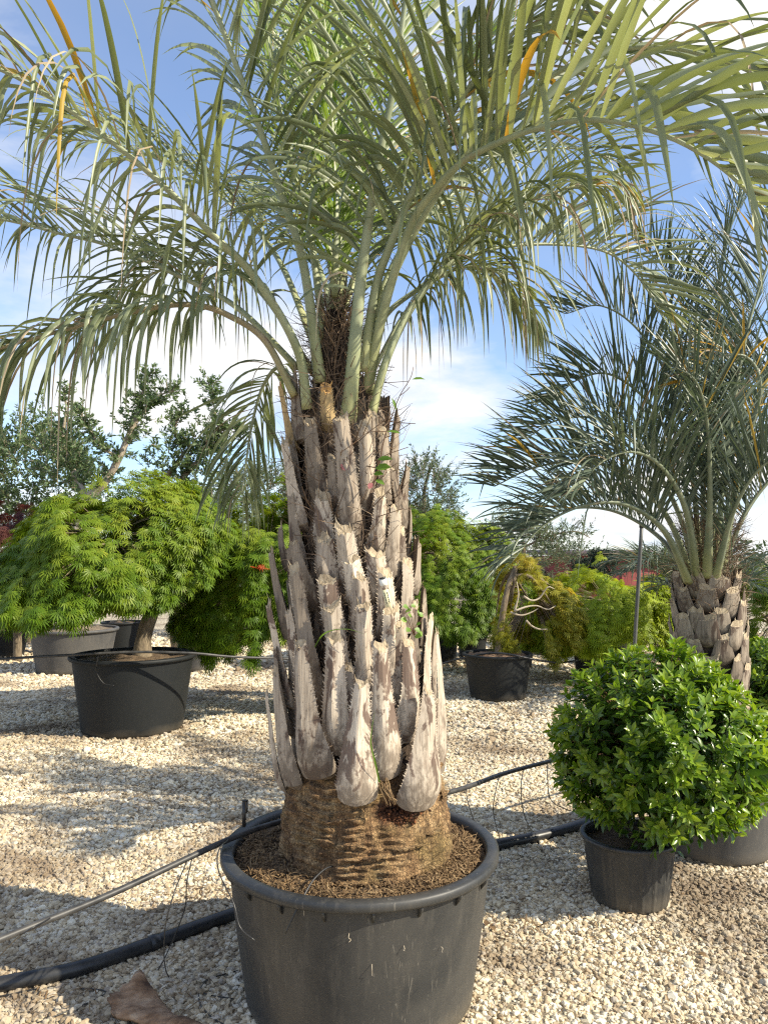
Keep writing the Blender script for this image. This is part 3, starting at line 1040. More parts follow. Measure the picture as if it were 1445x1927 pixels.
BOOTS = [  # base x, y, top x, y, base width, top width (photo pixels), lift, kind
    (537, 1496, 503, 1291, 26, 16, .000, 0), (560, 1492, 520, 1258, 52, 20, .004, 0), (601, 1474, 565, 1205, 72, 28, .012, 0),
    (636, 1430, 631, 1198, 60, 35, .004, 0), (672, 1518, 682, 1283, 84, 28, .026, 0), (732, 1478, 715, 1211, 66, 30, .012, 0),
    (762, 1400, 768, 1207, 52, 24, .004, 0), (787, 1520, 805, 1299, 88, 24, .026, 0), (822, 1474, 819, 1186, 50, 14, .004, 0),
    (795, 1370, 808, 1156, 40, 16, -.004, 0), (556, 1390, 521, 1218, 36, 20, -.006, 1), (560, 1345, 507, 1130, 38, 25, -.010, 0),
    (578, 1310, 542, 1149, 34, 18, -.008, 0), (580, 1245, 550, 1086, 38, 16, -.004, 0), (604, 1350, 556, 1064, 46, 26, -.016, 1),
    (556, 1210, 514, 1033, 48, 24, -.010, 1), (592, 1150, 553, 1021, 40, 24, -.012, 1), (550, 1075, 530, 988, 34, 22, -.012, 1),
    (640, 1290, 625, 1137, 48, 38, -.008, 0), (632, 1190, 616, 1089, 48, 40, -.004, 0), (620, 1110, 610, 1009, 48, 38, -.006, 0),
    (613, 1040, 608, 929, 44, 34, -.010, 0), (662, 1110, 647, 992, 48, 38, -.010, 0), (674, 1140, 660, 1050, 46, 36, -.004, 0),
    (683, 1210, 677, 1084, 46, 33, -.004, 0), (694, 1330, 684, 1137, 46, 30, -.008, 0), (713, 1130, 705, 1038, 46, 38, -.006, 0),
    (729, 1210, 722, 1074, 42, 30, -.008, 0), (735, 1290, 736, 1142, 42, 34, -.006, 0), (752, 1350, 751, 1171, 38, 27, -.008, 0),
    (762, 1200, 768, 1055, 36, 28, -.008, 0), (738, 1090, 745, 956, 40, 25, -.012, 0), (752, 1120, 755, 994, 28, 17, -.010, 1),
    (706, 1050, 716, 925, 42, 22, -.014, 0), (662, 1020, 640, 782, 46, 33, -.004, 0), (604, 950, 583, 791, 42, 29, -.010, 1),
    (574, 1000, 534, 827, 44, 25, -.006, 0), (687, 970, 687, 794, 34, 27, -.010, 0), (699, 910, 700, 776, 26, 20, -.018, 1),
    (721, 960, 721, 809, 34, 20, -.010, 0), (622, 820, 614, 728, 32, 25, -.004, 2), (560, 850, 528, 722, 30, 17, .000, 2),
    (790, 1280, 797, 1147, 30, 16, -.012, 1), (775, 1260, 781, 1132, 30, 18, -.012, 1), (655, 1400, 650, 1250, 50, 34, -.020, 1),
    (705, 1390, 706, 1240, 46, 30, -.020, 1), (585, 1400, 577, 1230, 44, 26, -.020, 1), (640, 960, 628, 860, 40, 30, -.014, 1),
    (668, 930, 664, 850, 36, 30, -.018, 1), (745, 1010, 738, 880, 34, 20, -.016, 1), (573, 1090, 548, 930, 40, 22, -.014, 1),
]


def boots():
    r = rs_(77)
    for (bx, by, tx, ty, wb, wt, lift, kind) in BOOTS:
        z0 = P(bx, by, PY - .2)[2]
        rs0 = rsurf(z0) * .80
        ax = axis(z0)
        x0 = P(bx, by, PY - .18)[0] - ax[0]
        s = max(-.97, min(.97, x0 / rs0))
        ph = math.asin(s)
        d0 = PY - math.cos(ph) * rs0
        for _ in range(3):
            p0 = P(bx, by, d0)
            s = max(-.98, min(.98, (p0[0] - axis(p0[2])[0]) / (rsurf(p0[2]) * (.80 if by < 1440 else .93))))
            ph = math.asin(s)
            d0 = PY - math.cos(ph) * rsurf(p0[2]) * (.80 if by < 1440 else .93)
        nv = np.array([math.sin(ph), -math.cos(ph), 0])
        p0 = P(bx, by, d0 - lift)
        ztop = P(tx, ty, d0)[2]
        lean = .018 + .05 * (ztop - p0[2])
        p1 = P(tx, ty, d0 - lift * .8 - math.cos(ph) * lean)
        sc = d0 / FPX
        mats = [[M['boot'], M['cut']], [M['boot2'], M['cut']], [M['boot_new'], M['cut_new']]][kind]
        # seen side-on near the edge the width looks narrower than it is
        fore = 1 / max(.78, math.cos(ph))
        leaf_base(palm, 'leaf_base', p0, p1, nv, wb * sc * fore * .94, wt * sc * fore * .88, mats, r, origin=p0,
                  cut=.010 + .02 * r.rand(), bow=.010 if by > 1380 else .004, thick=.36 if by > 1380 else .40)
    # filler ones deeper between, coloured dark in place of shade in the gaps
    for z0 in np.arange(.86, 2.02, .085):
        for q in range(6):
            a = math.radians(-172 + q * 33 + (16 if int(round(z0 / .085)) % 2 else 0) + r.uniform(-7, 7))
            nv = np.array([math.cos(a), math.sin(a), 0])
            zz = z0 + r.uniform(-.03, .03)
            p0 = axis(zz) + nv * rsurf(zz) * .66
            L = r.uniform(.16, .27)
            p1 = axis(zz) + nv * (rsurf(zz + L) * .76) + Z * L
            leaf_base(palm, 'leaf_base', p0, p1, nv, r.uniform(.07, .09), r.uniform(.035, .055), [M['boot_gap'], M['boot2']], r, spines=False, origin=p0)
    # the far side, in the same spiral
    k = 0
    for z0 in np.arange(.80, 2.0, .105):
        for q in range(5):
            a = math.radians(8 + q * 41 + (20 if k % 2 else 0) + r.uniform(-6, 6))
            nv = np.array([math.cos(a), math.sin(a), 0])
            zz = z0 + r.uniform(-.03, .03)
            p0 = axis(zz) + nv * rsurf(zz) * .80
            L = r.uniform(.2, .32)
            p1 = axis(zz) + nv * (rsurf(zz) * .80 + .02 + .06 * L) + Z * L
            leaf_base(palm, 'leaf_base', p0, p1, nv, r.uniform(.085, .11), r.uniform(.04, .06), [M['boot2'], M['cut']], r, spines=False, origin=p0)
        k += 1


boots()


def fibres():
    r = rs_(9)
    bb = B()
    n = 2600
    z = r.uniform(1.55, 2.52, n)
    a = r.uniform(0, 6.283, n)
    rad = np.interp(z, [1.5, 2.0, 2.3, 2.52], [.17, .15, .095, .05]) * r.uniform(.8, 1.15, n)
    O = np.stack([np.interp(z, AX_Z, AX_X) + rad * np.cos(a), PY + rad * np.sin(a), z], 1)
    out_ = np.stack([np.cos(a), np.sin(a), np.zeros(n)], 1)
    d = out_ * r.uniform(-.2, .6, n)[:, None] + Z * r.uniform(-.1, 1.0, n)[:, None] + r.normal(0, .45, (n, 3))
    X, Y, Zx = orient(d, out_ + r.normal(0, .3, (n, 3)))
    Ls = r.uniform(.05, .17, n)[:, None]
    W = r.uniform(.0016, .004, n)[:, None]
    V, F = stamp(STRIP, STRIP_F, O, X * Ls, Y * W, Zx * Ls * 1.2)
    bb.add(V, F, 0, np.repeat(r.uniform(0, 1, n), len(STRIP)))
    # finer hair between the lower leaf bases
    n = 1400
    z = r.uniform(.9, 1.7, n)
    a = r.uniform(-math.pi, 0, n)
    rad = np.interp(z, [.9, 1.3, 1.7], [.225, .215, .17])
    O = np.stack([np.interp(z, AX_Z, AX_X) + rad * np.cos(a), PY + rad * np.sin(a), z], 1)
    out_ = np.stack([np.cos(a), np.sin(a), np.zeros(n)], 1)
    d = out_ * .3 + Z + r.normal(0, .4, (n, 3))
    X, Y, Zx = orient(d, out_)
    Ls = r.uniform(.03, .09, n)[:, None]
    V, F = stamp(STRIP, STRIP_F, O, X * Ls, Y * .002, Zx * Ls * .5)
    bb.add(V, F, 0, np.repeat(r.uniform(0, .8, n), len(STRIP)))
    bb.build('trunk_fibre', M['fibre'], palm, kind='stuff')


fibres()


def frond_arrays(ctrl, r, n=46, L=.62, W=.022, start=.28, a0=62, a1=28, v=32, droop=.5, broken=.10, dead=.05, roll=0.0, lprof=None, young=0.0, yellow=.008):
    """rachis points and, for every leaflet, a ribbon of stations"""
    pts = catmull(ctrl, 64)
    T = nrm(np.gradient(pts, axis=0))
    h = pts[-1] - pts[0]
    h[2] = 0
    if np.linalg.norm(h) < .05:
        h = np.array([1.0, .2, 0])
    h = nrm(h)
    S = np.cross(h, Z)
    S = np.tile(S, (64, 1))
    S = nrm(S - T * (S * T).sum(1, keepdims=True))
    Nn = np.cross(S, T)
    if roll:
        S, Nn = S * math.cos(roll) + Nn * math.sin(roll), -S * math.sin(roll) + Nn * math.cos(roll)
    n = int(n * 1.12)
    L, W, droop = L * 1.06, W * .76, droop * 1.2
    u0 = np.linspace(0, 1, n)
    K = 9
    allV, mats, rnd = [], [], []
    for side in (-1, 1):
        u = np.clip(u0 + r.normal(0, .3 / n, n), 0, 1)
        uu = start + (1 - start) * u
        ii = uu * 63
        g = lambda A: np.stack([np.interp(ii, np.arange(64), A[:, q]) for q in range(3)], 1)
        p, t, s, nn = g(pts), nrm(g(T)), nrm(g(S)), nrm(g(Nn))
        ang = np.radians(a0 + (a1 - a0) * u + r.normal(0, 9, n))
        vv = np.radians(v + r.normal(0, 9, n))
        d = t * np.cos(ang)[:, None] + (s * side * np.cos(vv)[:, None] + nn * np.sin(vv)[:, None]) * np.sin(ang)[:, None]
        ln = L * (np.interp(u, [0, .12, .35, .65, .9, 1], [.55, .85, 1, .92, .6, .42]) if lprof is None else np.interp(u, *lprof)) * r.uniform(.85, 1.1, n)
        dr = droop * np.exp(r.normal(0, .55, n))
        brk = r.uniform(0, 1, n) < broken
        bpos = r.uniform(.2, .6, n)
        bst = r.uniform(.45, 1.3, n)
        wv = t + r.normal(0, .35, (n, 3))
        x = p + s * side * .006
        dq = r.uniform(0, 1, n)
        Wd = W * r.uniform(.72, 1.12, n) * np.where(dq < dead, .5, 1) * np.where(brk, .85, 1)
        ln = ln * np.where(dq < dead, 1.15, 1)
        dr = dr * np.where(dq < dead, 2.2, 1)
        st = []
        prof = [.45, .8, .95, 1, 1, .93, .8, .58, .3, .02]
        for kk in range(K + 1):
            wvn = nrm(wv - d * (wv * d).sum(1, keepdims=True))
            nr = np.cross(d, wvn)
            hw = (Wd * prof[kk] * .5)[:, None]
            st.append(np.stack([x - wvn * hw, x - nr * hw * .55, x + wvn * hw], 1))
            x = x + d * (ln / K)[:, None]
            tt = (kk + 1) / K
            bend = dr * .26 * (.35 + tt)
            bend = np.where(brk & (np.abs(tt - bpos) < .17), bend + bst, bend)
            d = nrm(d - Z * bend[:, None])
        V = np.stack(st, 1)            # n, K+1, 3, 3
        allV.append(V)
        q = dq
        mats.append(np.where(q < dead, 2, np.where(q < dead + yellow, 3, np.where(q < dead + yellow + young, 1, 0))))
        rnd.append(np.clip(r.normal(.5, .22, n), 0, 1))
    return pts, T, S, Nn, np.concatenate(allV), np.concatenate(mats), np.concatenate(rnd)


_k = 10
LF = np.concatenate([np.array([(3 * i, 3 * i + 1, 3 * i + 4, 3 * i + 3), (3 * i + 1, 3 * i + 2, 3 * i + 5, 3 * i + 4)]) for i in range(_k - 1)])


def rachis_mesh(pts, S, Nn, r0, r1, start, r, spiny=True, base_w=1.0):
    """flattened stalk: wide and clasping below, thin at the tip"""
    n, m = 8, len(pts)
    u = np.linspace(0, 1, m)
    w = np.interp(u, [0, .06, .2, .45, 1], [r0 * 1.35 * base_w, r0 * 1.1, r0 * .85, r0 * .55, r1])
    hgt = w * np.interp(u, [0, .1, .4, 1], [.55, .62, .8, .9])
    a = np.linspace(0, 2 * math.pi, n, endpoint=False) + .2
    ring = np.cos(a)[None, :, None] * S[:, None] * w[:, None, None] + (np.sin(a) - .25 * np.sin(a) ** 2)[None, :, None] * Nn[:, None] * hgt[:, None, None]
    V = (pts[:, None] + ring).reshape(-1, 3)
    i = np.arange(m - 1)[:, None] * n
    j = np.arange(n)[None]
    k = (j + 1) % n
    F = [np.stack([i + j, i + k, i + n + k, i + n + j], -1).reshape(-1, 4), np.arange(n)[::-1][None], (np.arange(n) + (m - 1) * n)[None]]
    bb = B().add(V, F, 0, np.repeat(u, n))
    if spiny:
        ns = 16
        for sg in (-1, 1):
            uu = np.linspace(.05, start, ns)
            g = lambda A: np.stack([np.interp(uu, u, A[:, q]) for q in range(3)], 1)
            pp, ss, nn = g(pts), g(S), g(Nn)
            ww = np.interp(uu, u, w)[:, None]
            T = nrm(np.gradient(pts, axis=0))
            d = ss * sg + g(T) * .9 + r.normal(0, .15, (ns, 3))
            X, Y, Zx = orient(d, nn)
            ln = r.uniform(.008, .02, ns)[:, None]
            V, F = stamp(SPINE, SPINE_F, pp + ss * sg * ww * .93, X * ln, Y * .005, Zx * .004)
            bb.add(V, F, 0, .5)
    return bb


def fr(*a):
    return [P(*q) for q in a]


FR = []


def add_frond(ctrl, **kw):
    FR.append((ctrl, kw))


# left side
add_frond(fr((580, 770, 2.76), (560, 655, 2.72), (480, 520, 2.62), (400, 440, 2.52), (310, 350, 2.42), (210, 265, 2.34), (100, 185, 2.28), (0, 130, 2.24), (-160, 70, 2.2)), n=52, L=.60, W=.023, droop=.62, broken=.36, dead=.22, r0=.026, start=.30, v=30)
add_frond(fr((603, 720, 2.76), (572, 500, 2.70), (532, 370, 2.64), (482, 220, 2.55), (440, 110, 2.48), (400, 0, 2.42), (330, -190, 2.34), (250, -330, 2.3)), n=56, L=.58, W=.021, droop=.40, broken=.06, dead=.04, r0=.027, start=.26, v=26)
add_frond(fr((612, 640, 2.84), (583, 430, 2.86), (548, 300, 2.88), (522, 180, 2.9), (500, 40, 2.95), (470, -140, 3.05)), n=50, L=.55, W=.02, droop=.45, r0=.022, start=.25, v=28, young=.15)
add_frond(fr((556, 745, 2.80), (500, 640, 2.78), (430, 592, 2.74), (370, 573, 2.70), (300, 576, 2.66), (200, 598, 2.62), (100, 626, 2.58), (0, 655, 2.55), (-140, 705, 2.5)), n=50, L=.50, W=.021, droop=1.5, broken=.25, dead=.12, r0=.022, start=.30, v=15, brown=True)
add_frond(fr((560, 690, 2.95), (450, 580, 3.05), (342, 520, 3.15), (207, 462, 3.25), (119, 440, 3.3), (0, 412, 3.36), (-140, 400, 3.4)), n=54, L=.60, W=.022, droop=.55, broken=.08, r0=.022, start=.28, v=34)
add_frond(fr((590, 640, 3.0), (520, 480, 3.25), (430, 380, 3.5), (320, 310, 3.75), (210, 270, 3.95), (90, 260, 4.1)), n=50, L=.6, W=.022, droop=.45, r0=.02, start=.25, v=35)
add_frond(fr((590, 700, 2.98), (500, 560, 3.1), (420, 500, 3.2), (330, 500, 3.3), (240, 540, 3.36), (170, 600, 3.4)), n=46, L=.52, W=.021, droop=1.0, broken=.12, dead=.1, r0=.02, start=.28, v=18)
# middle
add_frond(fr((624, 590, 2.92), (638, 441, 2.98), (669, 260, 3.05), (690, 104, 3.12), (700, 0, 3.18), (710, -170, 3.3)), n=54, L=.52, W=.02, droop=.38, r0=.021, start=.16, v=30, young=.6)
add_frond(fr((652, 815, 2.78), (660, 740, 2.715), (680, 519, 2.64), (711, 311, 2.56), (742, 156, 2.50), (760, 20, 2.44), (790, -170, 2.38), (830, -330, 2.34)), n=56, L=.56, W=.022, droop=.4, broken=.05, r0=.031, start=.25, v=28, base_w=1.15)
add_frond(fr((630, 560, 2.86), (633, 400, 2.86), (628, 300, 2.88), (622, 170, 2.9), (610, 30, 2.95)), n=46, L=.46, W=.017, droop=.25, r0=.016, start=.06, v=20, young=1.0, a0=30, a1=14, broken=0, dead=0)
add_frond(fr((636, 570, 2.90), (610, 420, 3.0), (585, 280, 3.1), (565, 120, 3.2), (548, -60, 3.3)), n=48, L=.5, W=.019, droop=.4, r0=.017, start=.12, v=28, young=.7)
add_frond(fr((640, 600, 2.95), (700, 430, 3.15), (770, 290, 3.35), (850, 170, 3.55), (930, 60, 3.7)), n=50, L=.55, W=.021, droop=.45, r0=.02, start=.22, v=30, young=.3)
add_frond(fr((640, 600, 2.97), (650, 430, 3.2), (640, 280, 3.45), (610, 150, 3.7), (580, 60, 3.9)), n=46, L=.55, W=.021, droop=.4, r0=.02, start=.2, v=30, young=.3)
# right side
add_frond(fr((684, 700, 2.76), (706, 546, 2.70), (735, 459, 2.63), (793, 320, 2.52), (855, 206, 2.42), (916, 119, 2.33), (1020, 0, 2.22), (1120, -110, 2.12)), n=52, L=.58, W=.024, droop=.55, broken=.14, dead=.08, r0=.025, start=.32, v=28, yellow=.04)
add_frond(fr((690, 740, 2.80), (720, 590, 2.70), (770, 430, 2.54), (815, 360, 2.42), (870, 304, 2.30), (947, 263, 2.16), (1030, 235, 2.05), (1112, 224, 1.97), (1190, 235, 1.91), (1283, 268, 1.87), (1370, 325, 1.85), (1450, 410, 1.84), (1520, 500, 1.83)), n=52, L=.56, W=.031, droop=.34, broken=.27, dead=.08, r0=.024, start=.33, v=50, yellow=.015, a0=66, a1=34)
add_frond(fr((698, 700, 2.92), (720, 600, 2.98), (790, 540, 3.05), (870, 485, 3.15), (947, 464, 3.24), (1030, 459, 3.33), (1112, 466, 3.41), (1164, 487, 3.46), (1207, 530, 3.5), (1236, 580, 3.52)), n=58, L=.60, W=.021, droop=.30, broken=.05, dead=.04, r0=.02, start=.30, v=66, a0=52, a1=42)
add_frond(fr((697, 780, 2.76), (728, 670, 2.75), (785, 560, 2.76), (860, 480, 2.78), (930, 425, 2.8), (1000, 380, 2.85), (1080, 350, 2.9), (1150, 350, 2.95)), n=50, L=.52, W=.021, droop=.85, broken=.3, dead=.14, r0=.026, start=.36, v=18, yellow=.02)
add_frond(fr((680, 640, 2.98), (760, 460, 3.2), (870, 350, 3.45), (980, 290, 3.65), (1090, 280, 3.8), (1180, 310, 3.9)), n=50, L=.58, W=.021, droop=.5, r0=.02, start=.26, v=34)
add_frond(fr((676, 690, 2.80), (730, 540, 2.70), (800, 400, 2.58), (900, 260, 2.46), (1010, 160, 2.36), (1130, 100, 2.28), (1260, 90, 2.2), (1400, 130, 2.12), (1500, 200, 2.06)), n=32, L=.54, W=.027, droop=.42, broken=.10, dead=.06, r0=.022, start=.36, v=36)
add_frond(fr((690, 720, 2.90), (760, 590, 2.92), (830, 520, 2.93), (900, 500, 2.94), (960, 530, 2.95), (1000, 590, 2.96)), n=40, L=.46, W=.018, droop=1.2, broken=.2, dead=.25, r0=.016, start=.3, v=12)
# the small one hanging behind the trunk on the left, and low ones behind
add_frond(fr((560, 735, 2.98), (528, 690, 3.08), (496, 725, 3.16), (474, 800, 3.2), (462, 880, 3.22), (455, 930, 3.22)), n=34, L=.42, W=.019, droop=.7, r0=.014, start=.22, v=20, broken=.05, a0=55, a1=30)
add_frond(fr((640, 640, 3.05), (600, 500, 3.4), (560, 420, 3.8), (520, 390, 4.15), (480, 400, 4.4)), n=44, L=.55, W=.021, droop=.5, r0=.018, start=.24, v=32)
add_frond(fr((650, 640, 3.05), (690, 500, 3.4), (750, 420, 3.8), (820, 400, 4.1), (880, 430, 4.3)), n=44, L=.55, W=.021, droop=.5, r0=.018, start=.24, v=32)

def build_fronds():
    r = rs_(123)
    built = []
    for (ctrl, kw) in FR:
        kw = dict(kw)
        r0 = kw.pop('r0') * .9; brown = kw.pop('brown', False); bw = kw.pop('base_w', 1.0)
        st = kw.get('start', .28)
        pts, T, S, Nn, V, mt, rnd = frond_arrays(ctrl, r, **kw)
        built.append((pts, S, Nn, r0, brown, bw, st, V, mt, rnd))
    # the 300 leaflets that show largest are objects of their own
    score = []
    for fi, bt in enumerate(built):
        V = bt[7]
        mid = V[:, :, 1]
        x, y, dd = to_px(mid)
        inside = (x > 0) & (x < 1445) & (y > 0) & (y < 1927)
        ln = np.hypot(np.diff(x, axis=1), np.diff(y, axis=1))
        wpx = np.linalg.norm(V[:, 4, 0] - V[:, 4, 2], axis=1) / dd[:, 4] * FPX
        sc = (ln * inside[:, 1:]).sum(1) * wpx
        for li, q in enumerate(sc):
            score.append((q, fi, li))
    score.sort(reverse=True)
    big = set((fi, li) for (_, fi, li) in score[:300])
    lm = [M['frond'], M['frond_young'], M['frond_dead'], M['frond_yellow']]
    for fi, (pts, S, Nn, r0, brown, bw, st, V, mt, rnd) in enumerate(built):
        bb = rachis_mesh(pts, S, Nn, r0, .0035, st, r, base_w=bw)
        f = bb.build('frond', M['rachis_brown'] if brown else M['rachis'], palm, True, origin=pts[0])
        rest = [li for li in range(len(V)) if (fi, li) not in big]
        if rest:
            bb = B()
            for mi in range(4):
                sel = [li for li in rest if mt[li] == mi]
                if sel:
                    Vs = V[sel].reshape(-1, 3)
                    F = (LF[None] + (np.arange(len(sel)) * 30)[:, None, None]).reshape(-1, 4)
                    bb.add(Vs, [F], mi, np.repeat(rnd[sel], 30))
            bb.build('leaflets', lm, f, True, kind='stuff')
        for li in range(len(V)):
            if (fi, li) in big:
                B().add(V[li].reshape(-1, 3), [LF], 0, float(rnd[li])).build('leaflet', lm[mt[li]], f, True, origin=V[li, 0, 1])


build_fronds()

# ------------------------------------------------------------------ second palm
P2 = np.array([P(1330, 1100, 4.25)[0], 4.25])
palm2 = empty('palm_tree', (P2[0], P2[1], z_p2), 'blue-green palm with a fat scaly trunk behind the round shrub', 'palm tree', 'palms')


def second_palm():
    r = rs_(42)
    zt = 1.42
    zz = np.linspace(z_p2 - .03, zt, 40)
    rc = np.interp(zz, [.4, .7, 1.1, 1.42], [.15, .165, .165, .12])
    V, F = lathe(list(zip(rc, zz)) + [(.001, zt + .12)], 40, (P2[0], P2[1], 0))
    B().add(V, F).build('trunk_core', M['core'], palm2, True)
    k = 0
    for z0 in np.arange(.46, 1.40, .088):
        for q in range(8):
            a = 2 * math.pi * (q + .5 * (k % 2)) / 8 + r.uniform(-.08, .08)
            nv = np.array([math.cos(a), math.sin(a), 0])
            zq = z0 + r.uniform(-.02, .02)
            rb = np.interp(zq, [.4, .7, 1.1, 1.42], [.155, .172, .172, .14])
            p0 = np.array([P2[0], P2[1], zq]) + nv * rb
            L = r.uniform(.12, .17)
            p1 = np.array([P2[0], P2[1], zq + L]) + nv * (rb + .024)
            leaf_base(palm2, 'leaf_base', p0, p1, nv, r.uniform(.13, .16), r.uniform(.065, .10), [M['boot2'], M['cut']], r, bulb=False, spines=False, thick=.17, cut=.03, origin=p0)
        k += 1
    base = lambda dx, dyy, dz=0: np.array([P2[0] + dx, P2[1] + dyy, 1.36 + dz])
    fl = [
        (fr((1300, 1090, 4.2), (1262, 985, 4.1), (1195, 905, 4.0), (1110, 868, 3.9), (1010, 878, 3.85), (930, 915, 3.8)), {}),
        (fr((1310, 1080, 4.2), (1275, 960, 4.2), (1210, 850, 4.2), (1130, 790, 4.2), (1050, 790, 4.2), (990, 825, 4.2)), {}),
        (fr((1315, 1080, 4.25), (1285, 900, 4.25), (1230, 770, 4.25), (1150, 705, 4.3), (1085, 715, 4.3), (1040, 755, 4.3)), {}),
        (fr((1320, 1075, 4.25), (1300, 880, 4.25), (1260, 720, 4.25), (1200, 620, 4.25), (1130, 575, 4.3), (1065, 590, 4.3)), {}),
        (fr((1325, 1075, 4.3), (1320, 850, 4.35), (1300, 650, 4.45), (1260, 520, 4.55), (1190, 450, 4.6)), {}),
        (fr((1335, 1075, 4.25), (1345, 840, 4.3), (1350, 620, 4.4), (1360, 470, 4.5), (1400, 370, 4.6)), {}),
        (fr((1345, 1080, 4.25), (1385, 880, 4.25), (1440, 720, 4.25), (1520, 630, 4.25), (1600, 630, 4.3)), {}),
        (fr((1350, 1085, 4.25), (1410, 950, 4.25), (1500, 860, 4.25), (1600, 840, 4.3)), {}),
        (fr((1295, 1095, 4.15), (1250, 1000, 3.95), (1180, 950, 3.8), (1100, 950, 3.68), (1020, 990, 3.6), (960, 1060, 3.56)), {'droop': .3}),
        (fr((1300, 1095, 4.3), (1240, 1010, 4.5), (1150, 960, 4.7), (1060, 960, 4.9), (990, 1000, 5.0)), {}),
        (fr((1310, 1090, 4.15), (1290, 960, 3.9), (1245, 880, 3.7), (1190, 850, 3.55), (1130, 870, 3.45), (1080, 930, 3.4)), {'droop': .3}),
        (fr((1330, 1085, 4.1), (1335, 930, 3.85), (1330, 800, 3.7), (1310, 720, 3.55), (1270, 690, 3.45)), {}),
        (fr((1345, 1090, 4.1), (1380, 960, 3.85), (1430, 880, 3.7), (1490, 850, 3.6)), {}),
        (fr((1345, 1085, 4.35), (1390, 900, 4.7), (1430, 760, 5.0), (1490, 680, 5.2)), {}),
        (fr((1330, 1085, 4.4), (1350, 880, 4.8), (1380, 700, 5.1), (1420, 560, 5.3)), {}),
        (fr((1340, 1080, 4.2), (1370, 820, 4.1), (1410, 600, 4.05), (1470, 440, 4.0), (1540, 350, 4.0)), {}),
        (fr((1355, 1060, 4.15), (1400, 850, 4.0), (1430, 730, 3.9), (1400, 670, 3.85), (1330, 680, 3.8), (1285, 720, 3.78)), {'yel': True, 'n': 30, 'L': .34}),
    ]
    lm = [M['frond2'], M['frond_young'], M['frond_dead'], M['frond_yellow']]
    for ctrl, kw in fl:
        yel = kw.pop('yel', False)
        o = dict(n=56, L=.48, W=.0175, start=.30, a0=60, a1=46, v=60, droop=.09, broken=.02, dead=.04, yellow=.02)
        o.update(kw)
        if yel:
            o.update(yellow=.42, dead=.12, droop=.35, start=.45)
        pts, T, S, Nn, V, mt, rnd = frond_arrays(ctrl, r, **o)
        bb = rachis_mesh(pts, S, Nn, .023, .003, o['start'], r)
        f = bb.build('frond', M['rachis2'], palm2, True, origin=pts[0])
        bb = B()
        for mi in range(4):
            sel = np.where(mt == mi)[0]
            if len(sel):
                F = (LF[None] + (np.arange(len(sel)) * 30)[:, None, None]).reshape(-1, 4)
                bb.add(V[sel].reshape(-1, 3), [F], mi, np.repeat(rnd[sel], 30))
        bb.build('leaflets', lm, f, True, kind='stuff')
    # fibre and dead stubs in the crown
    bb = B()
    n = 1500
    z = r.uniform(1.25, 1.75, n)
    a = r.uniform(0, 6.283, n)
    rad = r.uniform(.06, .17, n)
    O = np.stack([P2[0] + rad * np.cos(a), P2[1] + rad * np.sin(a), z], 1)
    out_ = np.stack([np.cos(a), np.sin(a), np.zeros(n)], 1)
    d = out_ * .5 + Z * .8 + r.normal(0, .5, (n, 3))
    X, Y, Zx = orient(d, out_)
    Ls = r.uniform(.05, .17, n)[:, None]
    V, F = stamp(STRIP, STRIP_F, O, X * Ls, Y * .0035, Zx * Ls)
    bb.add(V, F, 0, np.repeat(r.uniform(0, 1, n), len(STRIP)))
    bb.build('trunk_fibre', M['fibre'], palm2, kind='stuff')


second_palm()

# ------------------------------------------------------------------ broad shrubs
OV = np.array([(0, 0, 0), (.3, -.42, .07), (.3, 0, 0), (.3, .42, .07), (.66, -.40, .05), (.66, 0, -.03), (.66, .40, .05), (1, 0, -.10)])
OVF = [np.array([(0, 2, 1), (0, 3, 2), (4, 5, 7), (5, 6, 7)]), np.array([(1, 2, 5, 4), (2, 3, 6, 5)])]


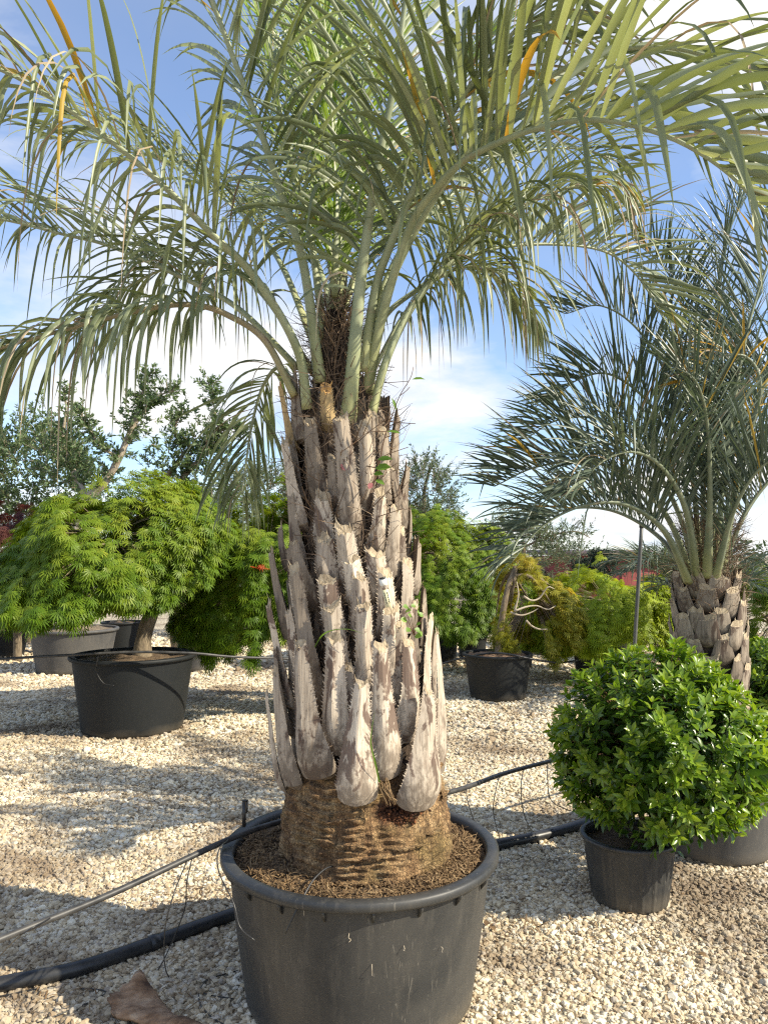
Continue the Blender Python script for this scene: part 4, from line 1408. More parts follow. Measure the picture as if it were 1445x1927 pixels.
def ball_shrub(label, c, R, zc_, mat, seed, n_shoots=560, leaf=.062, single=300, stems_z=0.2):
    r = rs_(seed)
    c3 = np.array([c[0], c[1], zc_])
    root = empty('round_shrub', (c[0], c[1], stems_z), label, 'shrub', 'clipped ball shrubs')
    # stems
    for k in range(7):
        a = 6.283 * k / 7 + r.uniform(-.3, .3)
        e = c3 + np.array([math.cos(a) * R * .55, math.sin(a) * R * .55, r.uniform(-.1, .35) * R])
        s = np.array([c[0] + .05 * math.cos(a), c[1] + .05 * math.sin(a), stems_z - .02])
        V, F = tube(catmull([s, s * .5 + e * .5 + np.array([0, 0, .05]), e], 10), np.linspace(.012, .004, 10), 6)
        B().add(V, F).build('stem', M['bark'], root, True)
    u = rand_unit(r, n_shoots)
    u = u[u[:, 2] > -.66]
    fz = fnoise(seed, 2.2, 3)
    rr = R * (1 + .045 * fz(u * 1.3)) * r.uniform(.92, 1.02, len(u))
    tips = c3 + u * rr[:, None] * np.array([1, 1, .97])
    sh = nrm(u * .9 + Z * .45 + r.normal(0, .28, u.shape))
    Os, Ds, Us, Ln, Rn = [], [], [], [], []
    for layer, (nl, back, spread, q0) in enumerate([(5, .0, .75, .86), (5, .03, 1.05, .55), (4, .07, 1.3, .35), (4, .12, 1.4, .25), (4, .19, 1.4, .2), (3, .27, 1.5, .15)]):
        for k in range(nl):
            a = 6.283 * k / nl + r.uniform(0, 6.283, len(u)) * .15 + layer * .7
            X, Y, Zx = orient(sh, np.tile(np.array([.3, .2, 1.0]), (len(u), 1)) + r.normal(0, .1, u.shape))
            lat = Y * np.cos(a)[:, None] + Zx * np.sin(a)[:, None]
            sp = spread * r.uniform(.75, 1.25, len(u))
            d = sh * np.cos(sp)[:, None] + lat * np.sin(sp)[:, None]
            Os.append(tips - sh * back + lat * .004)
            Ds.append(d)
            Us.append(sh - d * .3)
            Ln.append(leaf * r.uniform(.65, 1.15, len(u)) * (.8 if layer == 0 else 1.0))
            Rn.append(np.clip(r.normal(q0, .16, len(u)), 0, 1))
    O, D, U, Ln, Rn = map(np.concatenate, (Os, Ds, Us, Ln, Rn))
    X, Y, Zx = orient(D, U)
    W = Ln * r.uniform(.38, .5, len(Ln))
    V, F = stamp(OV, OVF, O, X * Ln[:, None], Y * W[:, None], Zx * Ln[:, None])
    V3 = V.reshape(len(O), 8, 3)
    # which leaves show largest
    if single:
        x, y, dd = to_px(V3)
        ar = (x.max(1) - x.min(1)) * (y.max(1) - y.min(1)) * np.where(((O - c3) @ np.array([0, -1, 0])) > R * .55, 1, 0) * (x.max(1) < 1445)
        big = np.zeros(len(O), bool)
        big[np.argsort(-ar)[:single]] = True
    else:
        big = np.zeros(len(O), bool)
    k = np.where(~big)[0]
    off = (np.arange(len(k)) * 8)[:, None, None]
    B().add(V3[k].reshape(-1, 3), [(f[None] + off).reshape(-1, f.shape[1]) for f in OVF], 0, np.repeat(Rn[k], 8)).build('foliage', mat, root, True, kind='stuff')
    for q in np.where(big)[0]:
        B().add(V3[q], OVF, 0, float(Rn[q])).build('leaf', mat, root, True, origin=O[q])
    # bare inner twigs, one per shoot
    n = len(u)
    s = c3 + u * (rr * .35)[:, None]
    d = tips - s
    X, Y, Zx = orient(d, np.tile(Z + .01, (n, 1)))
    ln = np.linalg.norm(d, axis=1)[:, None]
    V, F = stamp(np.array([(0, -1, 0), (0, 1, 0), (0, 0, 1.5), (1, -.4, 0), (1, .4, 0), (1, 0, .6)]), [np.array([(0, 1, 4, 3), (1, 2, 5, 4), (2, 0, 3, 5)])], s, X * ln, Y * .0022, Zx * .0022)
    B().add(V, F).build('twigs', M['stem'], root, kind='stuff')
    return root


cb = P(1240, 1402, 3.62)
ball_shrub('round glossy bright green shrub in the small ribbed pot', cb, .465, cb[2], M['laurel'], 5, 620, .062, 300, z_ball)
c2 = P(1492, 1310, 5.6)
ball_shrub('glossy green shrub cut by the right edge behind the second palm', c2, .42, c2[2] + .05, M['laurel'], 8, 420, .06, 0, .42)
c3 = P(903, 1166, 12.0)
ball_shrub('small clipped dark ball shrub with pale leaf edges under the maples', c3, .33, c3[2], M['dark_leaf'], 9, 420, .06, 0, .3)


# ------------------------------------------------------------------ laceleaf maples
def maple_leaf():
    V, F = [], []
    for a, L in ((-1.25, .6), (-.8, .85), (-.38, 1.0), (0, 1.1), (.38, 1.0), (.8, .85), (1.25, .6)):
        k = len(V)
        d = np.array([math.cos(a), math.sin(a), 0])
        p = np.array([-math.sin(a), math.cos(a), 0])
        V += [d * .05, d * L * .5 - p * .062 + np.array([0, 0, -.03]), d * L + np.array([0, 0, -.22 * L]), d * L * .5 + p * .062 + np.array([0, 0, -.03])]
        F.append((k, k + 1, k + 2, k + 3))
    return np.array(V), [np.array(F)]


MLV, MLF = maple_leaf()


def maple(label, base, c, R, ztop, zlow, trunk, mat, seed, n_shoots=700, leaf=.085, bark='bark', trad=.06, group='laceleaf maples', bare=0, squash=1.0, tilt=0.0):
    """weeping dome: tiers of hanging shoots set with finely cut leaves"""
    r = rs_(seed)
    root = empty('maple_tree', base, label, 'maple tree', group)
    tp = catmull(trunk, 18)
    fz = fnoise(seed, 5, 3)
    V, F = tube(tp, np.interp(np.linspace(0, 1, 18), [0, .08, .3, 1], [trad * 1.25, trad, trad * .85, trad * .6]), 12, bumpf=lambda q: .12 * fz(q))
    B().add(V, F).build('trunk', M[bark], root, True)
    top = tp[-1]
    for k in range(9):
        a = 6.283 * k / 9 + r.uniform(-.3, .3)
        e = np.array([c[0] + math.cos(a) * R * .72, c[1] + math.sin(a) * R * .72 * squash, zlow + (ztop - zlow) * r.uniform(.25, .5)])
        m1 = top * .55 + e * .45 + np.array([0, 0, .08 * (ztop - zlow)])
        st = tp[r.randint(11, 18)]
        V, F = tube(catmull([st, m1 + r.normal(0, .04, 3), e], 12), np.linspace(trad * .5, trad * .1, 12), 7)
        B().add(V, F).build('limb', M[bark], root, True)
    lump = fnoise(seed + 1, 1.9, 3)
    Os, Ds, Us, Rn = [], [], [], []
    n = n_shoots
    npad = max(24, n // 15)
    pth, ps = r.uniform(0, 6.283, npad), np.sqrt(r.uniform(0, 1, npad)) * 1.0
    play, ptone = r.uniform(.76, 1.04, npad), r.normal(0, .10, npad)
    pk = r.randint(0, npad, n)
    s0 = np.clip(ps[pk] + r.normal(0, .05, n), 0, 1.06)
    th = pth[pk] + r.normal(0, .085, n) / np.maximum(s0, .15)
    lay = play[pk] + r.normal(0, .018, n)
    steps = 11
    tone = np.clip(r.normal(.5, .10, n) + ptone[pk], 0, 1)
    for k in range(steps):
        q = k / (steps - 1)
        s = s0 + q * .17
        rr = R * np.sin(np.clip(s, 0, 1.2) * math.pi / 2) ** .85 * lay
        hgt = np.cos(np.clip(s, 0, 1.0) * math.pi / 2) ** .8
        z = zlow + (ztop - zlow) * hgt * (lay * .5 + .5) - np.clip(s - 1, 0, 1) * .9 * (ztop - zlow) * .6
        d3 = np.stack([np.cos(th), np.sin(th), hgt], 1)
        bl = 1 + .13 * lump(d3 * 1.6)
        rr = rr * bl
        z = z + tilt * np.cos(th) * np.clip(s, 0, 1) + .13 * (ztop - zlow) * lump(d3 * 1.6 + 4) + .05 * np.sin(q * 3.1)
        sw = .25 * np.sin(tone * 40) * q * .1
        p = np.stack([c[0] + rr * np.cos(th + sw), c[1] + rr * np.sin(th + sw) * squash, z], 1)
        out_ = np.stack([np.cos(th), np.sin(th), np.zeros(n)], 1)
        side = np.stack([-np.sin(th), np.cos(th), np.zeros(n)], 1) * (1 if k % 2 else -1)
        d = out_ * .75 + side * r.uniform(.1, 1.0, n)[:, None] - Z * (.15 + .75 * np.clip(s, 0, 1))[:, None] + r.normal(0, .25, (n, 3))
        Os.append(p + r.normal(0, .018, (n, 3)))
        Ds.append(d)
        Us.append(out_ * .5 + Z * .9 + r.normal(0, .25, (n, 3)))
        Rn.append(np.clip(tone + r.normal(0, .1, n) + .32 * hgt - .12, 0, 1))  # sunlit look painted in: leaf colour paler and yellower towards the crown top
    O, D, U, Rn = map(np.concatenate, (Os, Ds, Us, Rn))
    if bare:
        k = r.uniform(0, 1, len(O)) > bare
        O, D, U, Rn = O[k], D[k], U[k], Rn[k]
    X, Y, Zx = orient(D, U)
    sz = (leaf * r.uniform(.7, 1.2, len(O)))[:, None]
    V, F = stamp(MLV, MLF, O, X * sz, Y * sz, Zx * sz)
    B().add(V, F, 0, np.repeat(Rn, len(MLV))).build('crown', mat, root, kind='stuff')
    # inner twigs so that gaps show branches
    m = 260
    k = r.choice(n * steps, m) % len(O)
    s = np.array([c[0], c[1], zlow + (ztop - zlow) * .6]) * .55 + O[k] * .45
    d = O[k] - s
    ln = np.linalg.norm(d, axis=1)[:, None]
    X, Y, Zx = orient(d, np.tile(Z + .01, (m, 1)))
    V, F = stamp(np.array([(0, -1, 0), (0, 1, 0), (0, 0, 1.5), (1, -.3, 0), (1, .3, 0), (1, 0, .5)]), [np.array([(0, 1, 4, 3), (1, 2, 5, 4), (2, 0, 3, 5)])], s, X * ln, Y * .005, Zx * .005)
    B().add(V, F).build('twigs', M[bark], root, kind='stuff')
    return root


tb = np.array([P(258, 1228, 7.1)[0] + .05, 7.1, z_m1 - .02])
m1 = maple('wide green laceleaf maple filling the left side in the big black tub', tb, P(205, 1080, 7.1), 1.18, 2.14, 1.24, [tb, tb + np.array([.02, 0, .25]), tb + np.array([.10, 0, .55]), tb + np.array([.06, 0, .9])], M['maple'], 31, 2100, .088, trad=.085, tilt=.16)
tb = np.array([P(600, 1200, 7.9)[0], 7.9, .40])
pot('plant_pot', 'black tub hidden behind the palm trunk under the second maple', tb, .43, .27, .22, M['pot_dark'], 'pots in the nursery rows', n=64, soil_drop=.03)
maple('darker laceleaf maple drooping low just left of the palm trunk', tb, P(500, 1100, 7.8), .78, 2.0, .66, [tb, tb + np.array([-.1, 0, .5]), tb + np.array([-.35, 0, 1.0])], M['maple'], 32, 1400, .09)
tb = np.array([P(836, 1192, 11.4)[0], 11.4, .38])
maple('tall green maple dome just right of the palm trunk', tb, P(830, 1100, 10.9), 1.15, 2.12, .70, [tb, tb + np.array([0, 0, .5]), tb + np.array([.1, 0, 1.1])], M['maple'], 33, 1400, .095)
tb = np.array([P(938, 1227, 8.63)[0], 8.63, z_mid - .02])
maple('thin golden maple with a leaning pale trunk in a black tub', tb, P(1003, 1150, 9.0), .60, 1.50, .62, [tb, tb + np.array([.03, 0, .35]), tb + np.array([.10, 0, .75]), tb + np.array([.22, .1, 1.0])], M['maple_gold'], 34, 460, .085, trad=.05, bare=.1)
tb = np.array([P(1122, 1234, 9.75)[0], 9.75, .38])
maple('low bright lime maple mound beside the grey pole', tb, P(1140, 1160, 9.7), .98, 1.34, .52, [tb, tb + np.array([0, 0, .3]), tb + np.array([.05, 0, .6])], M['maple_lime'], 35, 1100, .085)
tb = np.array([P(1262, 1150, 11.5)[0], 11.5, 0])
maple('lime maple half hidden behind the second palm trunk', tb, P(1262, 1150, 11.3), .75, 1.2, .35, [tb, tb + np.array([0, 0, .4]), tb + np.array([.05, 0, .7])], M['maple_lime'], 36, 450, .09)
tb = np.array([P(1470, 1150, 9.5)[0], 9.5, 0])
maple('green maple at the right edge beyond the second palm', tb, P(1475, 1150, 9.5), .8, 1.35, .45, [tb, tb + np.array([0, 0, .4]), tb + np.array([.05, 0, .7])], M['maple'], 37, 450, .09)
tb = np.array([P(40, 1000, 11.5)[0], 11.5, 0])
maple('dark red maple behind the left side of the wide green one', tb, P(40, 990, 11.5), .95, 2.22, .9, [tb, tb + np.array([0, 0, .8]), tb + np.array([.1, 0, 1.4])], M['maple_red'], 38, 600, .10)

# the orange-red leaf spray caught in the second maple, with the bare twigs of the golden one
p = P(482, 1068, 7.0)
r = rs_(6)
O = p + r.normal(0, .03, (10, 3)) * np.array([1.6, .5, .5])
X, Y, Zx = orient(np.tile([1.0, 0, -.2], (10, 1)) + r.normal(0, .4, (10, 3)), np.tile(Z, (10, 1)))
V, F = stamp(MLV, MLF, O, X * .07, Y * .07, Zx * .07)
sp = B().add(V, F, 0, .5).build('red_leaf_spray', M['orange_leaf'], None, origin=p)
set_props(sp, 'orange-red leaf spray against the dark maple left of the trunk', 'leaf')


def bare_twigs():
    p0 = P(965, 1150, 8.55)
    root = empty('bare_branch', p0, 'pale bare twigs poking out of the golden maple', 'branch')
    r = rs_(71)
    for pts in ([(968, 1150), (990, 1142), (1010, 1140), (1030, 1147), (1045, 1140)], [(960, 1152), (980, 1158), (1000, 1152), (1012, 1145)], [(985, 1122), (1000, 1130), (1015, 1125), (1030, 1105), (1042, 1108)], [(990, 1168), (1000, 1178), (1014, 1184), (1030, 1184)], [(968, 1150), (975, 1120), (972, 1095)]):
        q = [P(x, y, 8.45 + .05 * r.rand()) for x, y in pts]
        V, F = tube(catmull(q, 16), np.linspace(.013, .005, 16), 6)
        B().add(V, F).build('twig', M['twig'], root, True)


bare_twigs()


# ------------------------------------------------------------------ olives and background trees
RH = np.array([(0, 0, 0), (.45, -.5, .08), (1, 0, 0), (.45, .5, .08)])
RHF = [np.array([(0, 1, 2), (0, 2, 3)])]


def twiggy(label, name, cat, base, limbs, mat, seed, twigs=60, tlen=.35, leaf=.05, wide=.32, cloud=None, bark='bark', group='olive trees and background trees', per=16, up=.6):
    """tree from explicit limbs (points, r0, r1); leafy twigs spring from the outer limbs, and from a cloud of points inside ellipsoids"""
    r = rs_(seed)
    root = empty(name, base, label, cat, group)
    starts, dirs = [], []
    for k, (pts, r0, r1, leafy) in enumerate(limbs):
        q = catmull(pts, 22)
        fz = fnoise(seed + k, 6, 3)
        V, F = tube(q, np.linspace(r0, r1, 22), 9, bumpf=lambda v: .18 * fz(v))
        B().add(V, F).build('trunk' if k == 0 else 'limb', M[bark], root, True)
        nl = int(twigs * leafy)
        if nl:
            u = r.uniform(.12, 1, nl)
            i = (u * 21).astype(int)
            T = nrm(np.gradient(q, axis=0))
            starts.append(q[i])
            dirs.append(nrm(T[i] * .5 + rand_unit(r, nl) * .9 + Z * up * .5))
    if cloud:
        for (cc, rad, nl) in cloud:
            u = rand_unit(r, nl)
            rr = r.uniform(.35, 1.0, nl) ** .6
            fz = fnoise(seed + 50, 2.2, 3)
            q = np.asarray(cc) + u * np.asarray(rad) * (rr * (1 + .22 * fz(u * 1.5)))[:, None]
            starts.append(q)
            dirs.append(nrm(u * .6 + Z * up + r.normal(0, .45, (nl, 3))))
    S_, D_ = np.concatenate(starts), np.concatenate(dirs)
    n = len(S_)
    tl = tlen * r.uniform(.45, 1.25, n)
    tone = np.clip(r.normal(.5, .14, n), 0, 1)
    X, Y, Zx = orient(D_, np.tile(Z + .01, (n, 1)))
    V, F = stamp(np.array([(0, -1, 0), (0, 1, 0), (0, 0, 1.5), (1, -.3, 0), (1, .3, 0), (1, 0, .5)]), [np.array([(0, 1, 4, 3), (1, 2, 5, 4), (2, 0, 3, 5)])], S_, X * tl[:, None], Y * .0055, Zx * .0055)
    B().add(V, F).build('twigs', M[bark], root, kind='stuff')
    Os, Ds, Rn = [], [], []
    for k in range(per):
        q = r.uniform(.1, 1.03, n)
        a = r.uniform(0, 6.283, n)
        lat = Y * np.cos(a)[:, None] + Zx * np.sin(a)[:, None]
        Os.append(S_ + D_ * (q * tl)[:, None])
        Ds.append(nrm(D_ * .8 + lat * .9 + r.normal(0, .2, (n, 3))))
        Rn.append(np.clip(tone + r.normal(0, .18, n), 0, 1))
    O, D, Rn = map(np.concatenate, (Os, Ds, Rn))
    X, Y, Zx = orient(D, rand_unit(r, len(D)) + Z * .6)
    ln = (leaf * r.uniform(.65, 1.2, len(O)))[:, None]
    V, F = stamp(RH, RHF, O, X * ln, Y * ln * wide, Zx * ln)
    B().add(V, F, 0, np.repeat(Rn, 4)).build('crown', mat, root, kind='stuff')
    return root


D = 10.6
tb = np.array([P(150, 1180, D)[0], D, z_oa - .03])
olA = twiggy('old olive with a pale knobbly trunk rising behind the wide maple', 'olive_tree', 'olive tree', tb, [
    ([tb, tb + np.array([.02, 0, .5]), P(152, 1010, D), P(165, 940, D)], .16, .10, 0),
    (fr((165, 940, D), (200, 905, D), (225, 860, D), (245, 815, D), (262, 775, D)), .075, .035, 1.2),
    (fr((245, 815, D), (270, 775, D), (300, 745, D), (330, 735, D)), .03, .01, 1.1),
    (fr((262, 775, D), (270, 730, D), (285, 700, D)), .02, .006, .8),
    (fr((165, 940, D), (140, 890, D + .2), (120, 830, D + .3), (125, 770, D + .3), (122, 735, D + .3)), .05, .01, 1.3),
    (fr((225, 860, D), (190, 840, D - .2), (165, 800, D - .2), (150, 770, D - .2)), .03, .008, 1.0),
], M['olive_green'], 61, 52, .22, .075, .42, cloud=[(P(110, 850, 10.9), (.42, .4, .5), 90), (P(255, 800, D), (.35, .3, .35), 20)], bark='bark_pale', per=15)
bt = B()
D = 12.2
tb = np.array([P(340, 1100, D)[0], D, 0])
twiggy('second olive with two bare forking limbs above the maple', 'olive_tree', 'olive tree', tb, [
    ([tb, tb + np.array([0, 0, 1.0]), P(335, 980, D), P(325, 930, D)], .14, .10, 0),
    (fr((325, 930, D), (290, 918, D), (318, 893, D), (345, 855, D), (365, 835, D)), .07, .03, .6),
    (fr((325, 930, D), (350, 930, D), (345, 900, D), (372, 868, D), (398, 820, D), (405, 775, D)), .07, .02, 1.3),
    (fr((372, 868, D), (390, 850, D), (404, 832, D)), .03, .012, .5),
    (fr((398, 820, D), (430, 805, D), (455, 815, D)), .02, .006, .7),
    (fr((345, 855, D), (330, 810, D), (345, 770, D)), .02, .006, .8),
    (fr((405, 775, D), (398, 740, D), (392, 712, D)), .012, .005, .6),
], M['olive_green'], 62, 60, .24, .08, .42, cloud=[(P(385, 850, D), (.42, .3, .42), 70), (P(390, 930, D), (.5, .3, .25), 60), (P(310, 880, D), (.4, .3, .4), 45)], per=15)
D = 14.0
tb = np.array([P(60, 1000, D)[0], D, 0])
twiggy('dense grey-green tree behind the maple at far left', 'broadleaf_tree', 'tree', tb, [([tb, tb + np.array([0, 0, 1.4]), tb + np.array([.1, 0, 2.4])], .12, .06, 0)], M['olive_green'], 63, 10, .34, .085, .42, cloud=[(P(70, 900, D), (1.15, .9, 1.0), 900)], per=16)
D = 14.5
tb = np.array([P(505, 1000, D)[0], D, 0])
twiggy('grey olive showing behind the small hanging frond', 'olive_tree', 'olive tree', tb, [([tb, tb + np.array([0, 0, 1.4]), tb + np.array([.1, 0, 2.4])], .12, .06, 0)], M['olive'], 64, 10, .36, .08, .28, cloud=[(P(485, 960, D), (1.2, .8, .85), 700)], per=16)
D = 14.5
tb = np.array([P(800, 1000, D)[0], D, 0])
twiggy('silvery olive behind the maple right of the palm trunk', 'olive_tree', 'olive tree', tb, [([tb, tb + np.array([0, 0, 1.6]), P(798, 930, D), P(810, 880, D)], .1, .02, .6)], M['olive'], 65, 50, .42, .085, .26, cloud=[(P(805, 945, D), (.62, .6, .75), 330), (P(790, 1010, D), (.9, .6, .4), 200)], per=16)
D = 16.0
tb = np.array([P(985, 1060, D)[0], D, 0])
twiggy('thin silvery olive behind the drooping palm fronds', 'olive_tree', 'olive tree', tb, [([tb, tb + np.array([0, 0, 1.2]), P(985, 1020, D)], .1, .04, 0), (fr((985, 1030, D), (1030, 1010, D), (1080, 1000, D), (1110, 1012, D)), .03, .008, 1.0)], M['olive'], 66, 60, .4, .085, .26, cloud=[(P(985, 1035, D), (1.0, .7, .75), 420), (P(1090, 1050, D), (.55, .5, .2), 60)], per=15)
# dark topiary pine, in cloud tiers
D = 13.0
tb = np.array([P(1120, 1100, D)[0], D, 0])
twiggy('dark topiary pine with flat pads in front of the red shed', 'pine_tree', 'pine tree', tb, [([tb, tb + np.array([.05, 0, .8]), P(1118, 1060, D)], .06, .03, 0)], M['pine'], 67, 10, .10, .06, .18, cloud=[(P(1102, 1068, D), (.20, .2, .07), 130), (P(1135, 1060, D), (.22, .2, .06), 130), (P(1128, 1048, D), (.14, .14, .05), 90), (P(1120, 1082, D), (.32, .3, .08), 150)], per=16)
# palm clump far behind, right
D = 8.2
tb = np.array([P(1310, 1150, D)[0], D, 0])


def back_palm():
    r = rs_(90)
    root = empty('palm_tree', tb, 'shaded palm mostly hidden behind the second palm trunk', 'palm tree', 'palms')
    V, F = tube([tb, tb + np.array([0, 0, .5]), tb + np.array([0, 0, 1.0])], [.16, .17, .13], 14)
    B().add(V, F).build('trunk', M['core'], root, True)
    top = tb + np.array([0, 0, 1.0])
    for k in range(15):
        a = 6.283 * k / 15 + r.uniform(-.2, .2)
        el = r.uniform(.35, 1.25)
        L = r.uniform(.9, 1.2)
        h = np.array([math.cos(a), math.sin(a), 0])
        c = [top, top + h * L * .3 * math.cos(el) + Z * L * .4 * math.sin(el), top + h * L * .65 * math.cos(el * .8) + Z * L * .62 * math.sin(el), top + h * L * (.4 + .5 * math.cos(el)) + Z * L * (.72 * math.sin(el) - .12)]
        pts, T, S, Nn, V, mt, rnd = frond_arrays(c, r, n=36, L=.42, W=.017, start=.25, v=34, droop=.3, dead=.08)
        f = rachis_mesh(pts, S, Nn, .02, .003, .25, r, spiny=False).build('frond', M['rachis2'], root, True, origin=pts[0])
        bb = B()
        lm = [M['frond2'], M['frond_young'], M['frond_dead'], M['frond_yellow']]
        for mi in range(4):
            sel = np.where(mt == mi)[0]
            if len(sel):
                F = (LF[None] + (np.arange(len(sel)) * 30)[:, None, None]).reshape(-1, 4)
                bb.add(V[sel].reshape(-1, 3), [F], mi, np.repeat(rnd[sel], 30))
        bb.build('leaflets', lm, f, True, kind='stuff')


back_palm()


def far_wood():
    r = rs_(200)
    bb = B()
    for k in range(46):
        x = -34 + 68 * k / 45 + r.uniform(-.8, .8)
        y = 30 + r.uniform(-3, 6)
        hgt = r.uniform(1.7, 2.9) if x < 4 or x > 11 else r.uniform(.8, 1.1)
        n = 420
        u = rand_unit(r, n)
        q = np.array([x, y, hgt * .5]) + u * np.array([1.6, 1.2, hgt * .52]) * r.uniform(.6, 1.05, n)[:, None]
        X, Y, Zx = orient(rand_unit(r, n) + Z * .3, rand_unit(r, n))
        s = r.uniform(.12, .30, n)[:, None]
        V, F = stamp(RH, RHF, q, X * s, Y * s * .5, Zx * s)
        bb.add(V, F, 0, np.repeat(np.clip(r.normal(.45, .2, n), 0, 1), 4))
    o = bb.build('distant_trees', M['far'], None, kind='stuff')
    set_props(o, 'far-off band of trees along the horizon beyond the nursery', 'trees')


far_wood()


# ------------------------------------------------------------------ shed, pole
def shed():
    D = 26.0
    x0, x1 = P(1048, 1045, D)[0], P(1290, 1045, D)[0]
    zt = P(1050, 1046, D)[2]
    root = empty('red_shed', ((x0 + x1) / 2, D + 2, 0), 'low dark red shed with a grey roof far behind the pine', 'shed')
    b1 = B().add([(x0, D, 0), (x1, D, 0), (x1, D + 4, 0), (x0, D + 4, 0), (x0, D, zt), (x1, D, zt), (x1, D + 4, zt), (x0, D + 4, zt)], [(0, 1, 5, 4), (1, 2, 6, 5), (2, 3, 7, 6), (3, 0, 4, 7)])
    b1.build('wall', M['redwall'], root)
    e = .25
    zr = zt + .002
    b2 = B().add([(x0 - e, D - e, zr), (x1 + e, D - e, zr), (x1 + e, D + 4 + e, zr + .1), (x0 - e, D + 4 + e, zr + .1), (x0 - e, D - e, zr + .10), (x1 + e, D - e, zr + .10), (x1 + e, D + 4 + e, zr + .22), (x0 - e, D + 4 + e, zr + .22)], [(3, 2, 1, 0), (4, 5, 6, 7), (0, 1, 5, 4), (1, 2, 6, 5), (2, 3, 7, 6), (3, 0, 4, 7)])
    b2.build('roof', M['roof'], root)
    for k in range(7):
        xx = x0 + (x1 - x0) * (k + .5) / 7
        B().add(*_box((xx - .035, D - .03, .02), (xx + .035, D - .002, zt - .03))).build('batten', M['redwall'], root)


def _box(a, c):
    x0, y0, z0 = a
    x1, y1, z1 = c
    return [(x0, y0, z0), (x1, y0, z0), (x1, y1, z0), (x0, y1, z0), (x0, y0, z1), (x1, y0, z1), (x1, y1, z1), (x0, y1, z1)], [(3, 2, 1, 0), (4, 5, 6, 7), (0, 1, 5, 4), (1, 2, 6, 5), (2, 3, 7, 6), (3, 0, 4, 7)]


shed()
D = 6.6
p0 = P(1193, 1225, D)
p1 = P(1207, 985, D)
p0 = p1 + (p0 - p1) * (p1[2] / (p1[2] - p0[2]))
pole = empty('support_pole', p0, 'thin grey metal pole standing left of the second palm', 'pole')
V, F = tube(np.linspace(p0, p1, 12), .016, 12)
B().add(V, F).build('shaft', M['metal'], pole, True)
V, F = tube(np.linspace(p1 - (p1 - p0) * .02, p1 + Z * .01, 4), .021, 12)
B().add(V, F).build('cap', M['pipe'], pole, True)


# ------------------------------------------------------------------ hoses
def hose(name, label, pts, rad, mat, cat, group=None, n=10, M_=60, joints=()):
    q = catmull(pts, M_)
    root = empty(name, q[0], label, cat, group)
    V, F = tube(q, rad, n)
    B().add(V, F).build('line', mat, root, True)
    for j in joints:
        i = int(j * (M_ - 2))
        d = nrm(q[i + 1] - q[i])
        V, F = tube(np.array([q[i] - d * .02, q[i] - d * .019, q[i] + d * .019, q[i] + d * .02]), [rad * 1.02, rad * 1.12, rad * 1.12, rad * 1.02], n + 4)
        B().add(V, F).build('joint', mat, root, True)
    return q


zr = .028
hose('irrigation_pipe', 'thick black pipe lying on the gravel past the front tub', [G(-160, 1895, zr), G(0, 1853, zr), G(150, 1822, zr), G(300, 1770, zr), G(445, 1718, zr), G(640, 1655, zr), G(800, 1618, zr), G(930, 1590, zr), G(1020, 1572, zr), G(1100, 1548, zr), G(1200, 1508, zr), G(1330, 1470, zr)], .0275, M['pipe'], 'pipe', n=16, M_=120, joints=(.18, .735))
thin = hose('drip_line', 'thin black drip line running over the front tub rim', [G(-260, 1880, .46), G(0, 1768, .475), G(210, 1682, .50), G(430, 1580, .552), np.array([-.40, 3.0, .556]), np.array([-.10, 3.26, .556]), np.array([.26, 3.37, .552]), G(950, 1455, .50), G(1050, 1428, .46), G(1150, 1400, .42), G(1300, 1370, .42)], .0105, M['pipe_grey'], 'hose', n=10, M_=110)
hose('drip_line', 'thin drip line crossing in front of the big black maple tub', [P(-60, 1243, 6.3), P(0, 1240, 6.32), P(145, 1232, 6.42), P(253, 1227, 6.50), P(360, 1229, 6.6), P(440, 1236, 6.8), P(560, 1240, 7.2)], .011, M['pipe_grey'], 'hose', n=8)
hose('drip_line', 'thin drip line drooping past the leaning trunk tub', [P(820, 1252, 9.0), P(872, 1238, 8.6), P(935, 1229, 8.3), P(1000, 1240, 8.3), P(1050, 1247, 8.6), P(1085, 1243, 9.3), P(1140, 1235, 9.6)], .011, M['pipe'], 'hose', n=8)


